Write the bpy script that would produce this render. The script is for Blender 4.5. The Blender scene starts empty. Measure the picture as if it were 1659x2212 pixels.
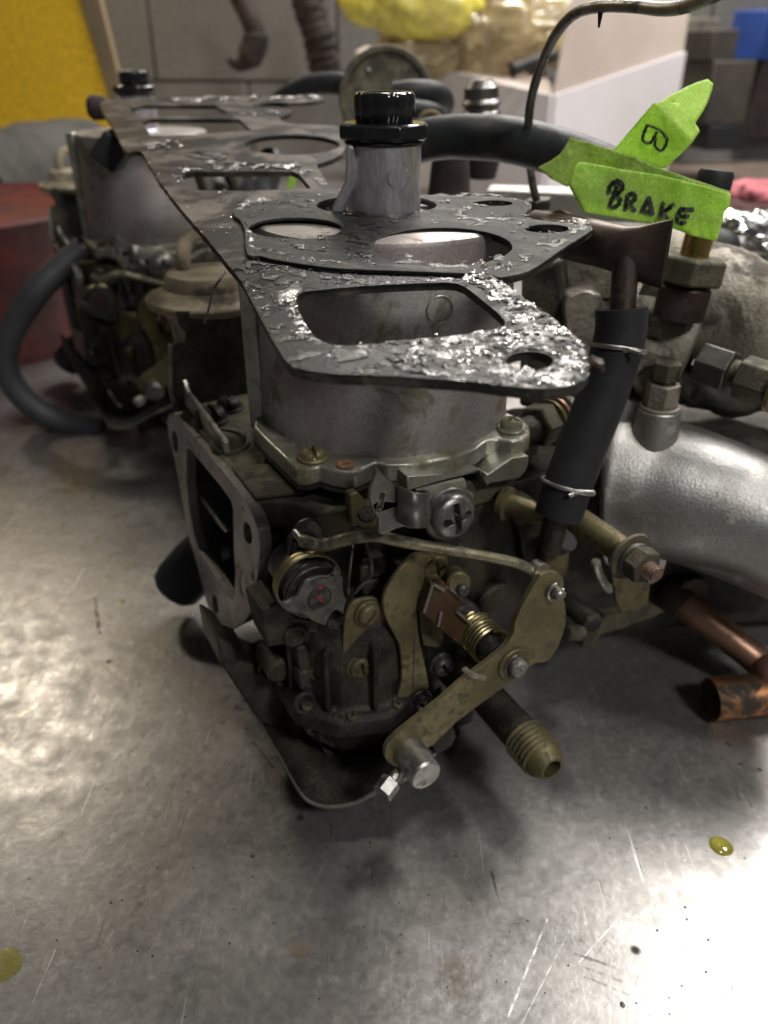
import bpy, bmesh, math, random
from mathutils import Vector as V, Matrix, noise
from mathutils.geometry import tessellate_polygon
random.seed(7)
S = bpy.context.scene
COL = S.collection
U = 0.0078                       # one modelling unit in metres
HC = 25.0                        # camera height above the bench in units
TH = math.radians(30.0)          # camera pitch below the horizon
FPX = 1720.0                     # focal length for a 1659 x 2212 frame

# ------------------------------------------------------------------ camera
cam = bpy.data.cameras.new("camera"); co = bpy.data.objects.new("camera", cam); COL.objects.link(co)
co.location = (0, 0, HC*U); co.rotation_euler = (math.pi/2-TH, 0, 0)
cam.sensor_fit = 'VERTICAL'; cam.sensor_height = 36; cam.sensor_width = 27
cam.lens = 36*FPX/2212
cam.clip_start = 0.005; cam.clip_end = 50
cam.dof.use_dof = True; cam.dof.focus_distance = 22.0*U; cam.dof.aperture_fstop = 16.0
S.camera = co
# ------------------------------------------------------------------ light
W = bpy.data.worlds.new("World"); S.world = W; W.use_nodes = True
W.node_tree.nodes['Background'].inputs[0].default_value = (0.92, 0.95, 1.0, 1)
W.node_tree.nodes['Background'].inputs[1].default_value = 0.052
def lamp(name, loc, target, size, power, colr, sy=None):
    l = bpy.data.lights.new(name, 'AREA'); l.energy = power; l.color = colr
    l.shape = 'RECTANGLE'; l.size = size*U; l.size_y = (sy or size)*U
    o = bpy.data.objects.new(name, l); COL.objects.link(o)
    o.location = V(loc)*U; d = V(target)-V(loc)
    if d.xy.length > 1e-3: o.rotation_euler = d.to_track_quat('-Z', 'Y').to_euler()
    return o
lamp('ceiling_or_fill_lamp', (92, 104, 150), (92, 104, 0), 18, 16, (1.0, 0.97, 0.93), 66)
lamp('ceiling_or_fill_lamp', (-122, 200, 160), (-16, 30, 0), 22, 5.8, (1.0, 0.90, 0.74))
lamp('ceiling_or_fill_lamp', (74, -84, 140), (0, 26, 5), 24, 9, (1.0, 0.98, 0.95))
lamp('ceiling_or_fill_lamp', (34, 32, 140), (34, 32, 0), 16, 3.8, (1.0, 0.97, 0.92))
lamp('ceiling_or_fill_lamp', (38, 214, 165), (0, 120, 0), 90, 26, (1.0, 0.95, 0.88), 24)  # added fill for the background; its bench reflection falls behind the carburettor
S.view_settings.view_transform = 'Standard'; S.view_settings.look = 'None'
S.view_settings.exposure = 0.0; S.view_settings.gamma = 1
S.cycles.use_denoising = True
S.cycles.max_bounces = 8

# ------------------------------------------------------------------ projection helpers: a pixel seen on a real plane
CT, ST = math.cos(TH), math.sin(TH)
A = V((-0.462, 0.887, 0)).normalized(); B = V((0.887, 0.462, 0)).normalized(); Z = V((0, 0, 1))
C0 = V((0, 0, HC))
def ray(x, y):
    up = (1106-y)/FPX
    return V(((x-829.5)/FPX, CT+ST*up, -ST+CT*up))
def pd(x, y, d): r = ray(x, y); return C0+r*(d/-r.z)
def py(x, y, Y): r = ray(x, y); return C0+r*(Y/r.y)
def pa(x, y, a): r = ray(x, y); return C0+r*(a/r.dot(A))
def pb(x, y, b): r = ray(x, y); return C0+r*(b/r.dot(B))
GT, GD, GY = 0.0752, 4.55, 28.2      # gasket plane: drop = GD - GT*(y-GY)
def pg(x, y, off=0.0):
    r = ray(x, y); t = (GD-off+GT*GY)/(-r.z+GT*r.y); return C0+r*t
GN = V((0, -GT, 1)).normalized()
def crop(x0, y0, s): return lambda pts: [((x0+X/s)*.6636, (y0+Y/s)*.6636) for X, Y in pts]
cA = crop(450, 1300, 2.074); cB = crop(1050, 1400, 2.074); cC = crop(500, 1900, 2.074); cD = crop(1100, 1900, 2.074)
cE = crop(700, 550, 2.765); cF = crop(1300, 550, 2.37); cG = crop(300, 180, 1.843); cH = crop(750, 850, 2.765)
cI = crop(1300, 1050, 2.37); cJ = crop(0, 750, 2.458); cK = crop(850, 1650, 3.318); cL = crop(1300, 1650, 2.765)
cM = crop(1750, 500, 2.212); cN = crop(1750, 0, 2.212); cP = crop(1650, 1200, 1.8435)
def sm(pts, n=4, closed=True):
    out = []; N = len(pts); P = [V(p) for p in pts]
    for i in range(N if closed else N-1):
        if closed: p0, p1, p2, p3 = P[i-1], P[i], P[(i+1) % N], P[(i+2) % N]
        else: p0, p1, p2, p3 = P[max(i-1, 0)], P[i], P[i+1], P[min(i+2, N-1)]
        for k in range(n):
            t = k/n
            out.append(0.5*((2*p1)+(p2-p0)*t+(2*p0-5*p1+4*p2-p3)*t*t+(3*p1-p0-3*p2+p3)*t**3))
    if not closed: out.append(P[-1])
    return out
def ell(cx, cy, rx, ry, n=40): return [(cx+rx*math.cos(2*math.pi*i/n), cy+ry*math.sin(2*math.pi*i/n)) for i in range(n)]

# ------------------------------------------------------------------ object helpers
ORG = {}
def thing(name, loc, label, cat, group=None):
    o = bpy.data.objects.new(name, None); COL.objects.link(o); o.location = V(loc)*U
    o.empty_display_size = 0.01
    o['label'] = label; o['category'] = cat
    if group: o['group'] = group
    ORG[o.name] = V(loc); return o
def obj(name, bm, mat, parent=None, bevel=0, seg=2, ang=35, label=None, cat=None, kind=None, group=None, origin=None, smooth=True):
    org = V((0, 0, 0))
    if parent is not None: org = ORG[parent.name]
    elif origin is not None: org = V(origin)
    bmesh.ops.recalc_face_normals(bm, faces=bm.faces)
    for v in bm.verts: v.co = (v.co-org)*U
    if smooth:
        for f in bm.faces: f.smooth = True
    me = bpy.data.meshes.new(name); bm.to_mesh(me); bm.free()
    if smooth: me.set_sharp_from_angle(angle=math.radians(ang))
    me.materials.append(mat)
    o = bpy.data.objects.new(name, me); COL.objects.link(o)
    if parent is not None: o.parent = parent; ORG[o.name] = org
    else: o.location = org*U; ORG[o.name] = org
    if bevel:
        m = o.modifiers.new('bevel', 'BEVEL'); m.width = bevel*U; m.segments = seg; m.limit_method = 'ANGLE'; m.angle_limit = math.radians(40)
    if label: o['label'] = label
    if cat: o['category'] = cat
    if kind: o['kind'] = kind
    if group: o['group'] = group
    return o
def plate(outer, vec, holes=(), bm=None):
    bm = bm or bmesh.new(); vec = V(vec)
    loops = [[V(p) for p in outer]]+[[V(p) for p in h] for h in holes]
    flat = [p for l in loops for p in l]
    tris = tessellate_polygon(loops)
    v0 = [bm.verts.new(p) for p in flat]; v1 = [bm.verts.new(p+vec) for p in flat]
    for t in tris:
        try: bm.faces.new([v0[i] for i in t]); bm.faces.new([v1[i] for i in reversed(t)])
        except ValueError: pass
    k = 0
    for l in loops:
        n = len(l)
        for i in range(n):
            j = (i+1) % n
            bm.faces.new((v0[k+i], v0[k+j], v1[k+j], v1[k+i]))
        k += n
    return bm
def frame(axis, hint=None):
    z = V(axis).normalized(); h = V(hint) if hint else (V((0, 0, 1)) if abs(z.z) < .9 else V((1, 0, 0)))
    x = (h-z*h.dot(z)).normalized(); return x, z.cross(x), z
def lathe(prof, org, axis=(0, 0, 1), n=40, bm=None, hint=None, rot=0, closed=False):
    bm = bm or bmesh.new(); x, y, z = frame(axis, hint); org = V(org); rings = []
    for r, h in prof:
        if r <= 1e-6: rings.append([bm.verts.new(org+z*h)]); continue
        rings.append([bm.verts.new(org+z*h+(x*math.cos(rot+2*math.pi*i/n)+y*math.sin(rot+2*math.pi*i/n))*r) for i in range(n)])
    prs = list(zip(rings, rings[1:]))
    if closed: prs.append((rings[-1], rings[0]))
    for a, b in prs:
        for i in range(n):
            j = (i+1) % n
            if len(a) == 1 and len(b) == 1: continue
            if len(a) == 1: bm.faces.new((a[0], b[i], b[j]))
            elif len(b) == 1: bm.faces.new((a[i], a[j], b[0]))
            else: bm.faces.new((a[i], a[j], b[j], b[i]))
    return bm
def cyl(p, q, r, n=24, bm=None, r2=None, ch=0.0, hint=None, rot=0):
    p, q = V(p), V(q); L = (q-p).length; r2 = r if r2 is None else r2
    c = min(ch, r*.5)
    return lathe([(0, 0), (r-c, 0), (r, c), (r2, L-c), (r2-c, L), (0, L)] if c else [(0, 0), (r, 0), (r2, L), (0, L)], p, q-p, n, bm, hint, rot)
def tube(path, r, n=16, bm=None, closed=False, flat=None, hollow=0, nz=0):
    bm = bm or bmesh.new(); P = [V(p) for p in path]; N = len(P)
    rr = r if isinstance(r, (list, tuple)) else [r]*N
    rings = []; x = None
    for i in range(N):
        if closed: t = (P[(i+1) % N]-P[i-1]).normalized()
        else: t = (P[min(i+1, N-1)]-P[max(i-1, 0)]).normalized()
        if x is None: x = frame(t)[0]
        x = (x-t*x.dot(t)).normalized(); y = t.cross(x)
        ring = []
        for k in range(n):
            a = 2*math.pi*k/n; f = 1.0
            if nz: f = 1+nz*noise.noise(V((P[i].x*1.3+math.cos(a), P[i].y*1.3+math.sin(a), P[i].z*1.3)))
            ring.append(bm.verts.new(P[i]+(x*math.cos(a)+y*math.sin(a)*(flat or 1))*rr[i]*f))
        rings.append(ring)
    for i in range(N if closed else N-1):
        a, b = rings[i], rings[(i+1) % N]
        for k in range(n):
            j = (k+1) % n; bm.faces.new((a[k], a[j], b[j], b[k]))
    if not closed:
        for ring, pt, nx in ((rings[0], P[0], P[1]), (rings[-1], P[-1], P[-2])):
            if hollow:
                d = (nx-pt).normalized()*min(rr[0]*1.6, 1.2)
                r1 = [bm.verts.new(pt+(v.co-pt)*hollow) for v in ring]; r2 = [bm.verts.new(pt+d+(v.co-pt)*hollow) for v in ring]
                for k in range(n):
                    j = (k+1) % n
                    bm.faces.new((ring[k], ring[j], r1[j], r1[k])); bm.faces.new((r1[k], r1[j], r2[j], r2[k]))
                bm.faces.new(r2)
            else: bm.faces.new(ring)
    return bm
def box(c, dx, dy, dz, ax=(B, A, Z), bm=None):
    bm = bm or bmesh.new(); c = V(c); vs = []
    for i in (-1, 1):
        for j in (-1, 1):
            for k in (-1, 1): vs.append(bm.verts.new(c+ax[0]*dx/2*i+ax[1]*dy/2*j+ax[2]*dz/2*k))
    for f in ((0, 1, 3, 2), (4, 6, 7, 5), (0, 4, 5, 1), (2, 3, 7, 6), (0, 2, 6, 4), (1, 5, 7, 3)): bm.faces.new([vs[i] for i in f])
    return bm
def spline(pts, n=8): return sm(pts, n, False)
def helix(p, axis, r, turns, pitch, wr, n=22, hint=None, a0=0, bm=None):
    x, y, z = frame(axis, hint); N = int(turns*n)
    return tube([V(p)+(x*math.cos(a0+2*math.pi*i/n)+y*math.sin(a0+2*math.pi*i/n))*r+z*pitch*i/n for i in range(N+1)], wr, 8, bm)
def threaded(p, q, r, pitch, n=28, bm=None, depth=.12, bore=0, tip=0):
    p, q = V(p), V(q); L = (q-p).length; prof = [(0, 0), (r*(1-depth), 0)]; h = 0
    while h+pitch <= L-tip:
        prof += [(r*(1-depth), h+pitch*.1), (r, h+pitch*.45), (r, h+pitch*.55), (r*(1-depth), h+pitch*.9)]; h += pitch
    prof += [(r*(1-depth), L-tip), (r*(1-depth)*(0.62 if tip else .95), L)]
    if bore: prof += [(bore, L), (bore*.97, L-r*1.2), (0, L-r*1.2)]
    else: prof += [(0, L)]
    return lathe(prof, p, q-p, n, bm)
def screw(parent, p, axis, r, h, mat, slot='cross', rot=0.4, washer=True, wmat=None, name='screw'):
    bm = bmesh.new(); x, y, z = frame(axis); p = V(p); nr, na = 14, 56
    x, y = x*math.cos(rot)+y*math.sin(rot), y*math.cos(rot)-x*math.sin(rot)
    w = .13*r; rings = []
    for i in range(nr+1):
        q = i/nr; ring = []
        for k in range(na):
            a = 2*math.pi*k/na; X, Y = q*r*math.cos(a), q*r*math.sin(a)
            hh = h*(.5+.5*math.sqrt(max(0, 1-q**2.6)))
            ins = (abs(X) < w and (abs(Y) < .68*r or slot == 'slot')) or (slot == 'cross' and abs(Y) < w and abs(X) < .68*r)
            if ins: hh -= h*(.42 if slot == 'slot' else .72*max(.35, 1-q*.8))
            ring.append(bm.verts.new(p+x*X+y*Y+z*hh))
        rings.append(ring)
    rings.append([bm.verts.new(p+(x*math.cos(2*math.pi*k/na)+y*math.sin(2*math.pi*k/na))*r) for k in range(na)])
    for a, b in zip(rings, rings[1:]):
        for k in range(na):
            j = (k+1) % na; bm.faces.new((a[k], a[j], b[j], b[k]))
    bmesh.ops.remove_doubles(bm, verts=bm.verts, dist=1e-4)
    s = obj(name, bm, mat, parent, ang=30)
    if washer: 
        wb = lathe([(r*.9, -.02), (r*1.22, -.02), (r*1.22, .1*r), (r*1.15, .18*r), (r*.9, .18*r)], p, z, 32)
        obj('washer', wb, wmat or mat, s)
    return s
def hexnut(p, q, r, bm=None, rot=0, bore=0, hint=None):
    L = (V(q)-V(p)).length
    prof = [(0, 0), (r*.93, 0), (r, .08*r), (r, L-.08*r), (r*.93, L)]+([(bore, L), (bore, L-.3), (0, L-.3)] if bore else [(0, L)])
    return lathe(prof, p, V(q)-V(p), 6, bm, hint, rot)

# ------------------------------------------------------------------ materials
def mat(name, base, rough=.5, metal=0., base2=None, sc=3., thr=(.45, .6), grime=None, gamt=.5, gsc=1.4, bump=.15, bsc=14., rough2=None,
        metal2=None, grough=.75, spec=.5, det=6, coat=0, stretch=None, trans=0, speck=0):
    m = bpy.data.materials.new(name); m.use_nodes = True; nt = m.node_tree; N = nt.nodes; L = nt.links
    bs = N['Principled BSDF']; tc = N.new('ShaderNodeTexCoord'); mp = N.new('ShaderNodeMapping')
    geo = N.new('ShaderNodeNewGeometry'); L.new(geo.outputs['Position'], mp.inputs[0])
    k = 1/U; mp.inputs['Scale'].default_value = tuple(k*s for s in (stretch or (1, 1, 1)))
    def ns(scale, detail=det, rg=.6, loc=0, dist=0):
        n = N.new('ShaderNodeTexNoise'); n.inputs['Scale'].default_value = scale; n.inputs['Detail'].default_value = detail
        n.inputs['Roughness'].default_value = rg; n.inputs['Distortion'].default_value = dist
        if loc:
            a = N.new('ShaderNodeVectorMath'); a.operation = 'ADD'; a.inputs[1].default_value = (loc, loc*1.7, -loc); L.new(mp.outputs[0], a.inputs[0]); L.new(a.outputs[0], n.inputs['Vector'])
        else: L.new(mp.outputs[0], n.inputs['Vector'])
        return n.outputs['Fac']
    def rng(f, a, b, c=0, d=1):
        r = N.new('ShaderNodeMapRange'); r.interpolation_type = 'SMOOTHSTEP'; L.new(f, r.inputs[0])
        for i, q in enumerate((a, b, c, d)): r.inputs[i+1].default_value = q
        return r.outputs[0]
    def mix(f, c1, c2, colr=True):
        x = N.new('ShaderNodeMix'); x.data_type = 'RGBA' if colr else 'FLOAT'
        o = 6 if colr else 2
        if isinstance(f, float): x.inputs[0].default_value = f
        else: L.new(f, x.inputs[0])
        for i, c in ((o, c1), (o+1, c2)):
            if hasattr(c, 'links'): L.new(c, x.inputs[i])
            else: x.inputs[i].default_value = (*c, 1) if colr else c
        return x.outputs[2 if colr else 0]
    f1 = rng(ns(sc*.33), thr[0]-.1, thr[1]+.1)
    c = mix(f1, base, base2 or tuple(b*.72 for b in base))
    fine = rng(ns(bsc*1.3, 4, .65, 3.1), .3, .7, .78, 1.15)
    vm = N.new('ShaderNodeVectorMath'); vm.operation = 'SCALE'; L.new(c, vm.inputs[0]); L.new(fine, vm.inputs['Scale']); c = vm.outputs[0]
    ro = mix(f1, rough, rough2 if rough2 is not None else min(1, rough*1.2), False)
    me_ = mix(f1, metal, metal2 if metal2 is not None else metal, False)
    if grime:
        g = rng(ns(gsc*.4, 8, .68, 7.7, .4), .62-.35*gamt, .74-.3*gamt)
        c = mix(g, c, grime); ro = mix(g, ro, grough, False); me_ = mix(g, me_, 0.0, False)
    if speck:
        sp = rng(ns(bsc*.9, 3, .5, 11.3), .64, .72); s2 = N.new('ShaderNodeMath'); s2.operation = 'MULTIPLY'; L.new(sp, s2.inputs[0]); s2.inputs[1].default_value = speck
        c = mix(s2.outputs[0], c, (.40, .38, .36)); me_ = mix(s2.outputs[0], me_, 1.0, False)  # pale metallic specks put sparkle into the colour
    L.new(c, bs.inputs['Base Color']); L.new(ro, bs.inputs['Roughness']); L.new(me_, bs.inputs['Metallic'])
    bs.inputs['Specular IOR Level'].default_value = spec; bs.inputs['Coat Weight'].default_value = coat; bs.inputs['Coat Roughness'].default_value = .12
    bs.inputs['Transmission Weight'].default_value = trans
    if bump:
        bn = N.new('ShaderNodeBump'); bn.inputs['Strength'].default_value = min(1, bump*2); bn.inputs['Distance'].default_value = .03*U*(1+bump*2)
        L.new(ns(bsc, 5, .6, 1.3), bn.inputs['Height']); L.new(bn.outputs[0], bs.inputs['Normal'])
    return m
OLV = (.045, .040, .024); BLK = (.012, .011, .010)
M = {}
M['bell'] = mat('cast_aluminium', (.40, .385, .37), .42, .7, (.30, .25, .24), 1.2, grime=(.10, .09, .055), gamt=.35, gsc=1.0, bump=.05, bsc=9)
M['tube'] = mat('turned_aluminium', (.74, .70, .74), .34, .85, (.6, .57, .6), 1.5, bump=.03, bsc=6, stretch=(1, 1, .25))
M['alu'] = mat('dirty_aluminium', (.42, .42, .37), .36, .85, (.30, .29, .23), 2.5, grime=(.13, .115, .065), gamt=.42, bump=.12)
M['flange'] = mat('machined_flange', (.36, .335, .33), .40, .80, (.27, .25, .24), 2.2, grime=(.09, .08, .06), gamt=.22, gsc=2.5, bump=.05, bsc=22)
M['grime'] = mat('oily_casting', (.062, .055, .039), .50, .3, (.018, .016, .012), 2.6, grime=BLK, gamt=.45, gsc=1.6, grough=.38, bump=.55, bsc=8, spec=.45)
M['grimeL'] = mat('grimy_top_plate', (.14, .126, .082), .6, .4, (.07, .062, .04), 2.6, grime=(.04, .035, .022), gamt=.45, gsc=3, bump=.4, bsc=12)
M['dust'] = mat('dusty_diaphragm', (.36, .30, .20), .8, .1, (.20, .17, .115), 2.2, grime=(.06, .05, .035), gamt=.3, bump=.3, bsc=16)
M['zinc'] = mat('yellow_zinc_plate', (.25, .215, .11), .40, .7, (.14, .12, .06), 1.6, grime=(.075, .064, .036), gamt=.36, gsc=8, bump=.22, bsc=16)
M['zincD'] = mat('dull_zinc_plate', (.17, .142, .068), .48, .55, (.10, .085, .042), 3, grime=(.035, .03, .018), gamt=.3, gsc=3, bump=.12)
M['steel'] = mat('worn_steel', (.46, .45, .42), .32, .95, (.3, .29, .26), 4, grime=(.07, .06, .045), gamt=.28, gsc=4, bump=.12, bsc=20)
M['steelC'] = mat('scuffed_steel', (.27, .26, .245), .36, .9, (.19, .18, .165), 3, grime=(.10, .085, .06), gamt=.12, gsc=5, bump=.06, bsc=24)
M['steelS'] = mat('dull_screw_steel', (.26, .25, .235), .34, .95, (.16, .15, .14), 3, grime=(.06, .05, .04), gamt=.3, gsc=4, bump=.12, bsc=20)
M['rod'] = mat('dusty_rod', (.30, .28, .19), .42, .7, (.17, .15, .095), 2.6, grime=(.06, .055, .035), gamt=.35, gsc=3, bump=.2)
M['steelD'] = mat('dark_steel', (.13, .125, .115), .36, .8, (.06, .055, .05), 3.5, grime=BLK, gamt=.35, bump=.15)
M['spring'] = mat('brass_spring_wire', (.42, .36, .19), .32, 1., (.27, .23, .12), 5, bump=.05)
M['brown'] = mat('brown_coated_steel', (.12, .065, .035), .40, .4, (.06, .035, .02), 3, grime=(.03, .024, .018), gamt=.35, bump=.1)
M['rubber'] = mat('black_rubber', (.018, .019, .021), .5, 0, (.024, .025, .027), 3, bump=.12, bsc=24, spec=.28)
M['rubber2'] = mat('ribbed_black_rubber', (.030, .033, .036), .42, 0, (.02, .022, .024), 3, bump=.25, bsc=12, spec=.28)
M['plast'] = mat('black_gloss_plastic', (.010, .010, .011), .16, 0, (.013, .013, .014), 3, bump=.02, bsc=10, coat=.4)
M['gask'] = mat('brown_gasket', (.105, .084, .064), .48, .15, (.055, .047, .039), 1.3, grime=(.018, .017, .016), gamt=.62, gsc=.9, grough=.32, bump=.14, bsc=16, speck=.25, spec=.28)
M['gaskN'] = mat('oily_gasket', (.022, .021, .017), .42, .0, (.008, .008, .008), 1.2, grime=(.004, .004, .004), gamt=.5, gsc=1.2, grough=.12, bump=.22, bsc=12, speck=.1, spec=.14)
M['gask2'] = mat('grey_graphite_gasket', (.028, .027, .025), .46, .05, (.010, .010, .010), 1.3, grime=(.055, .050, .043), gamt=.30, gsc=1.8, grough=.34, bump=.35, bsc=7, stretch=(1, 1.8, 1), speck=.15, spec=.14)
M['seal'] = mat('wet_black_sealant_glints', (.014, .013, .012), .22, 0, (.85, .83, .82), 7, thr=(.49, .56), rough2=.30, metal2=.95, bump=.8, bsc=14, grime=(.035, .03, .028), gamt=.42, gsc=4, grough=.25)  # near white metallic patches put glints into the black sealant
M['sealB'] = mat('crumbled_sealant', (.010, .010, .010), .3, 0, (.03, .027, .025), 6, bump=.9, bsc=15, coat=.3)
M['sealT'] = mat('tan_sealant_residue', (.20, .17, .14), .22, .3, (.06, .055, .05), 5, thr=(.5, .62), metal2=.6, bump=.8, bsc=15, coat=.5)
M['copper'] = mat('tarnished_copper', (.38, .22, .15), .38, .75, (.26, .15, .10), 1.6, grime=(.07, .05, .035), gamt=.3, bump=.08)
M['copperB'] = mat('burnt_copper', (.48, .22, .09), .38, .8, (.14, .075, .04), 2.2, grime=(.035, .028, .02), gamt=.4, gsc=2, bump=.2)
M['pipeB'] = mat('bronze_brown_pipe', (.075, .052, .040), .42, .7, (.045, .033, .028), 1.6, grime=(.03, .024, .02), gamt=.3, bump=.06)
M['brass'] = mat('brass', (.60, .42, .14), .25, 1., (.32, .23, .08), 2, bump=.03)
M['mani'] = mat('sand_cast_aluminium', (.50, .49, .47), .34, .9, (.38, .365, .345), 1.6, rough2=.44, grime=(.34, .31, .27), gamt=.2, gsc=2.4, grough=.5, bump=.26, bsc=11)
M['cast'] = mat('corroded_casting', (.33, .305, .25), .52, .6, (.19, .17, .13), 1.8, grime=(.07, .055, .04), gamt=.4, gsc=1.5, bump=.5, bsc=7)
M['tape'] = mat('lime_masking_tape', (.58, .84, .16), .5, 0, (.64, .88, .20), 1, bump=.08, bsc=12)
M['tapeD'] = mat('stained_lime_tape', (.42, .58, .13), .55, 0, (.50, .62, .20), 1.2, bump=.15, bsc=8)
for k_ in ('tape', 'tapeD'):      # thin paper lets lamp light through
    nt = M[k_].node_tree; b_ = nt.nodes['Principled BSDF']; tr_ = nt.nodes.new('ShaderNodeBsdfTranslucent'); mx = nt.nodes.new('ShaderNodeMixShader'); mx.inputs[0].default_value = .4
    nt.links.new(b_.inputs['Base Color'].links[0].from_socket, tr_.inputs[0]); nt.links.new(b_.outputs[0], mx.inputs[1]); nt.links.new(tr_.outputs[0], mx.inputs[2]); nt.links.new(mx.outputs[0], nt.nodes['Material Output'].inputs[0])
M['ink'] = mat('marker_ink', (.010, .012, .010), .5, 0, bump=0)
M['card'] = mat('white_card', (.84, .79, .81), .75, 0, (.76, .71, .72), .12, bump=.02)
M['cardB'] = mat('inner_card', (.50, .42, .37), .8, 0, (.43, .36, .31), .15, bump=.02)
M['wall'] = mat('grey_painted_block', (.155, .150, .142), .7, 0, (.125, .122, .118), .10, bump=.05, bsc=1)
M['yel'] = mat('yellow_paint', (.86, .53, .022), .5, 0, (.80, .49, .02), .1, bump=.02, bsc=1)
M['tan'] = mat('tan_trim', (.24, .18, .10), .7, 0, (.18, .13, .07), .2, bump=0)
M['red'] = mat('red_plastic', (.12, .018, .018), .5, 0, (.035, .01, .01), .5, bump=.02, bsc=1)
M['blue'] = mat('blue_plastic', (.03, .075, .30), .4, 0, (.02, .05, .2), .3, bump=0)
M['greyH'] = mat('grey_rubber_hose', (.045, .047, .054), .55, 0, (.03, .03, .034), .6, bump=.02)
M['pink'] = mat('pink_rag', (.55, .16, .19), .8, 0, bump=.02)
M['block'] = mat('dark_steel_block', (.10, .085, .07), .55, .3, (.05, .045, .04), .25, bump=.05, bsc=2)
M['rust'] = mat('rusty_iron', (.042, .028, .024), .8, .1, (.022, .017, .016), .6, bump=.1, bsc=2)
M['mat'] = mat('dark_mat', (.060, .055, .048), .8, 0, (.03, .028, .025), .3, bump=.1, bsc=2)
M['redp'] = mat('red_paint_dot', (.5, .03, .02), .5, 0, bump=0)
M['rustO'] = mat('orange_rust', (.30, .12, .05), .85, 0, (.12, .07, .04), 8, bump=.6, bsc=20)
M['dark'] = mat('bore_shade', (.010, .010, .010), .6, 0, bump=0)  # near black colour stands in for the shade inside bores
M['film'] = mat('yellow_film', (.88, .78, .10), .3, 0, (.55, .47, .12), .18, bump=.3, bsc=.5)
M['bag'] = mat('clear_plastic_bag', (.55, .45, .25), .18, 0, (.30, .22, .10), .16, bump=.8, bsc=.45, coat=.6)
def oilmat():
    m = bpy.data.materials.new('yellow_oil'); m.use_nodes = True; b = m.node_tree.nodes['Principled BSDF']
    b.inputs['Base Color'].default_value = (.75, .68, .12, 1); b.inputs['Roughness'].default_value = .04; b.inputs['Transmission Weight'].default_value = .75; b.inputs['IOR'].default_value = 1.45
    return m
M['oil'] = oilmat()

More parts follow.
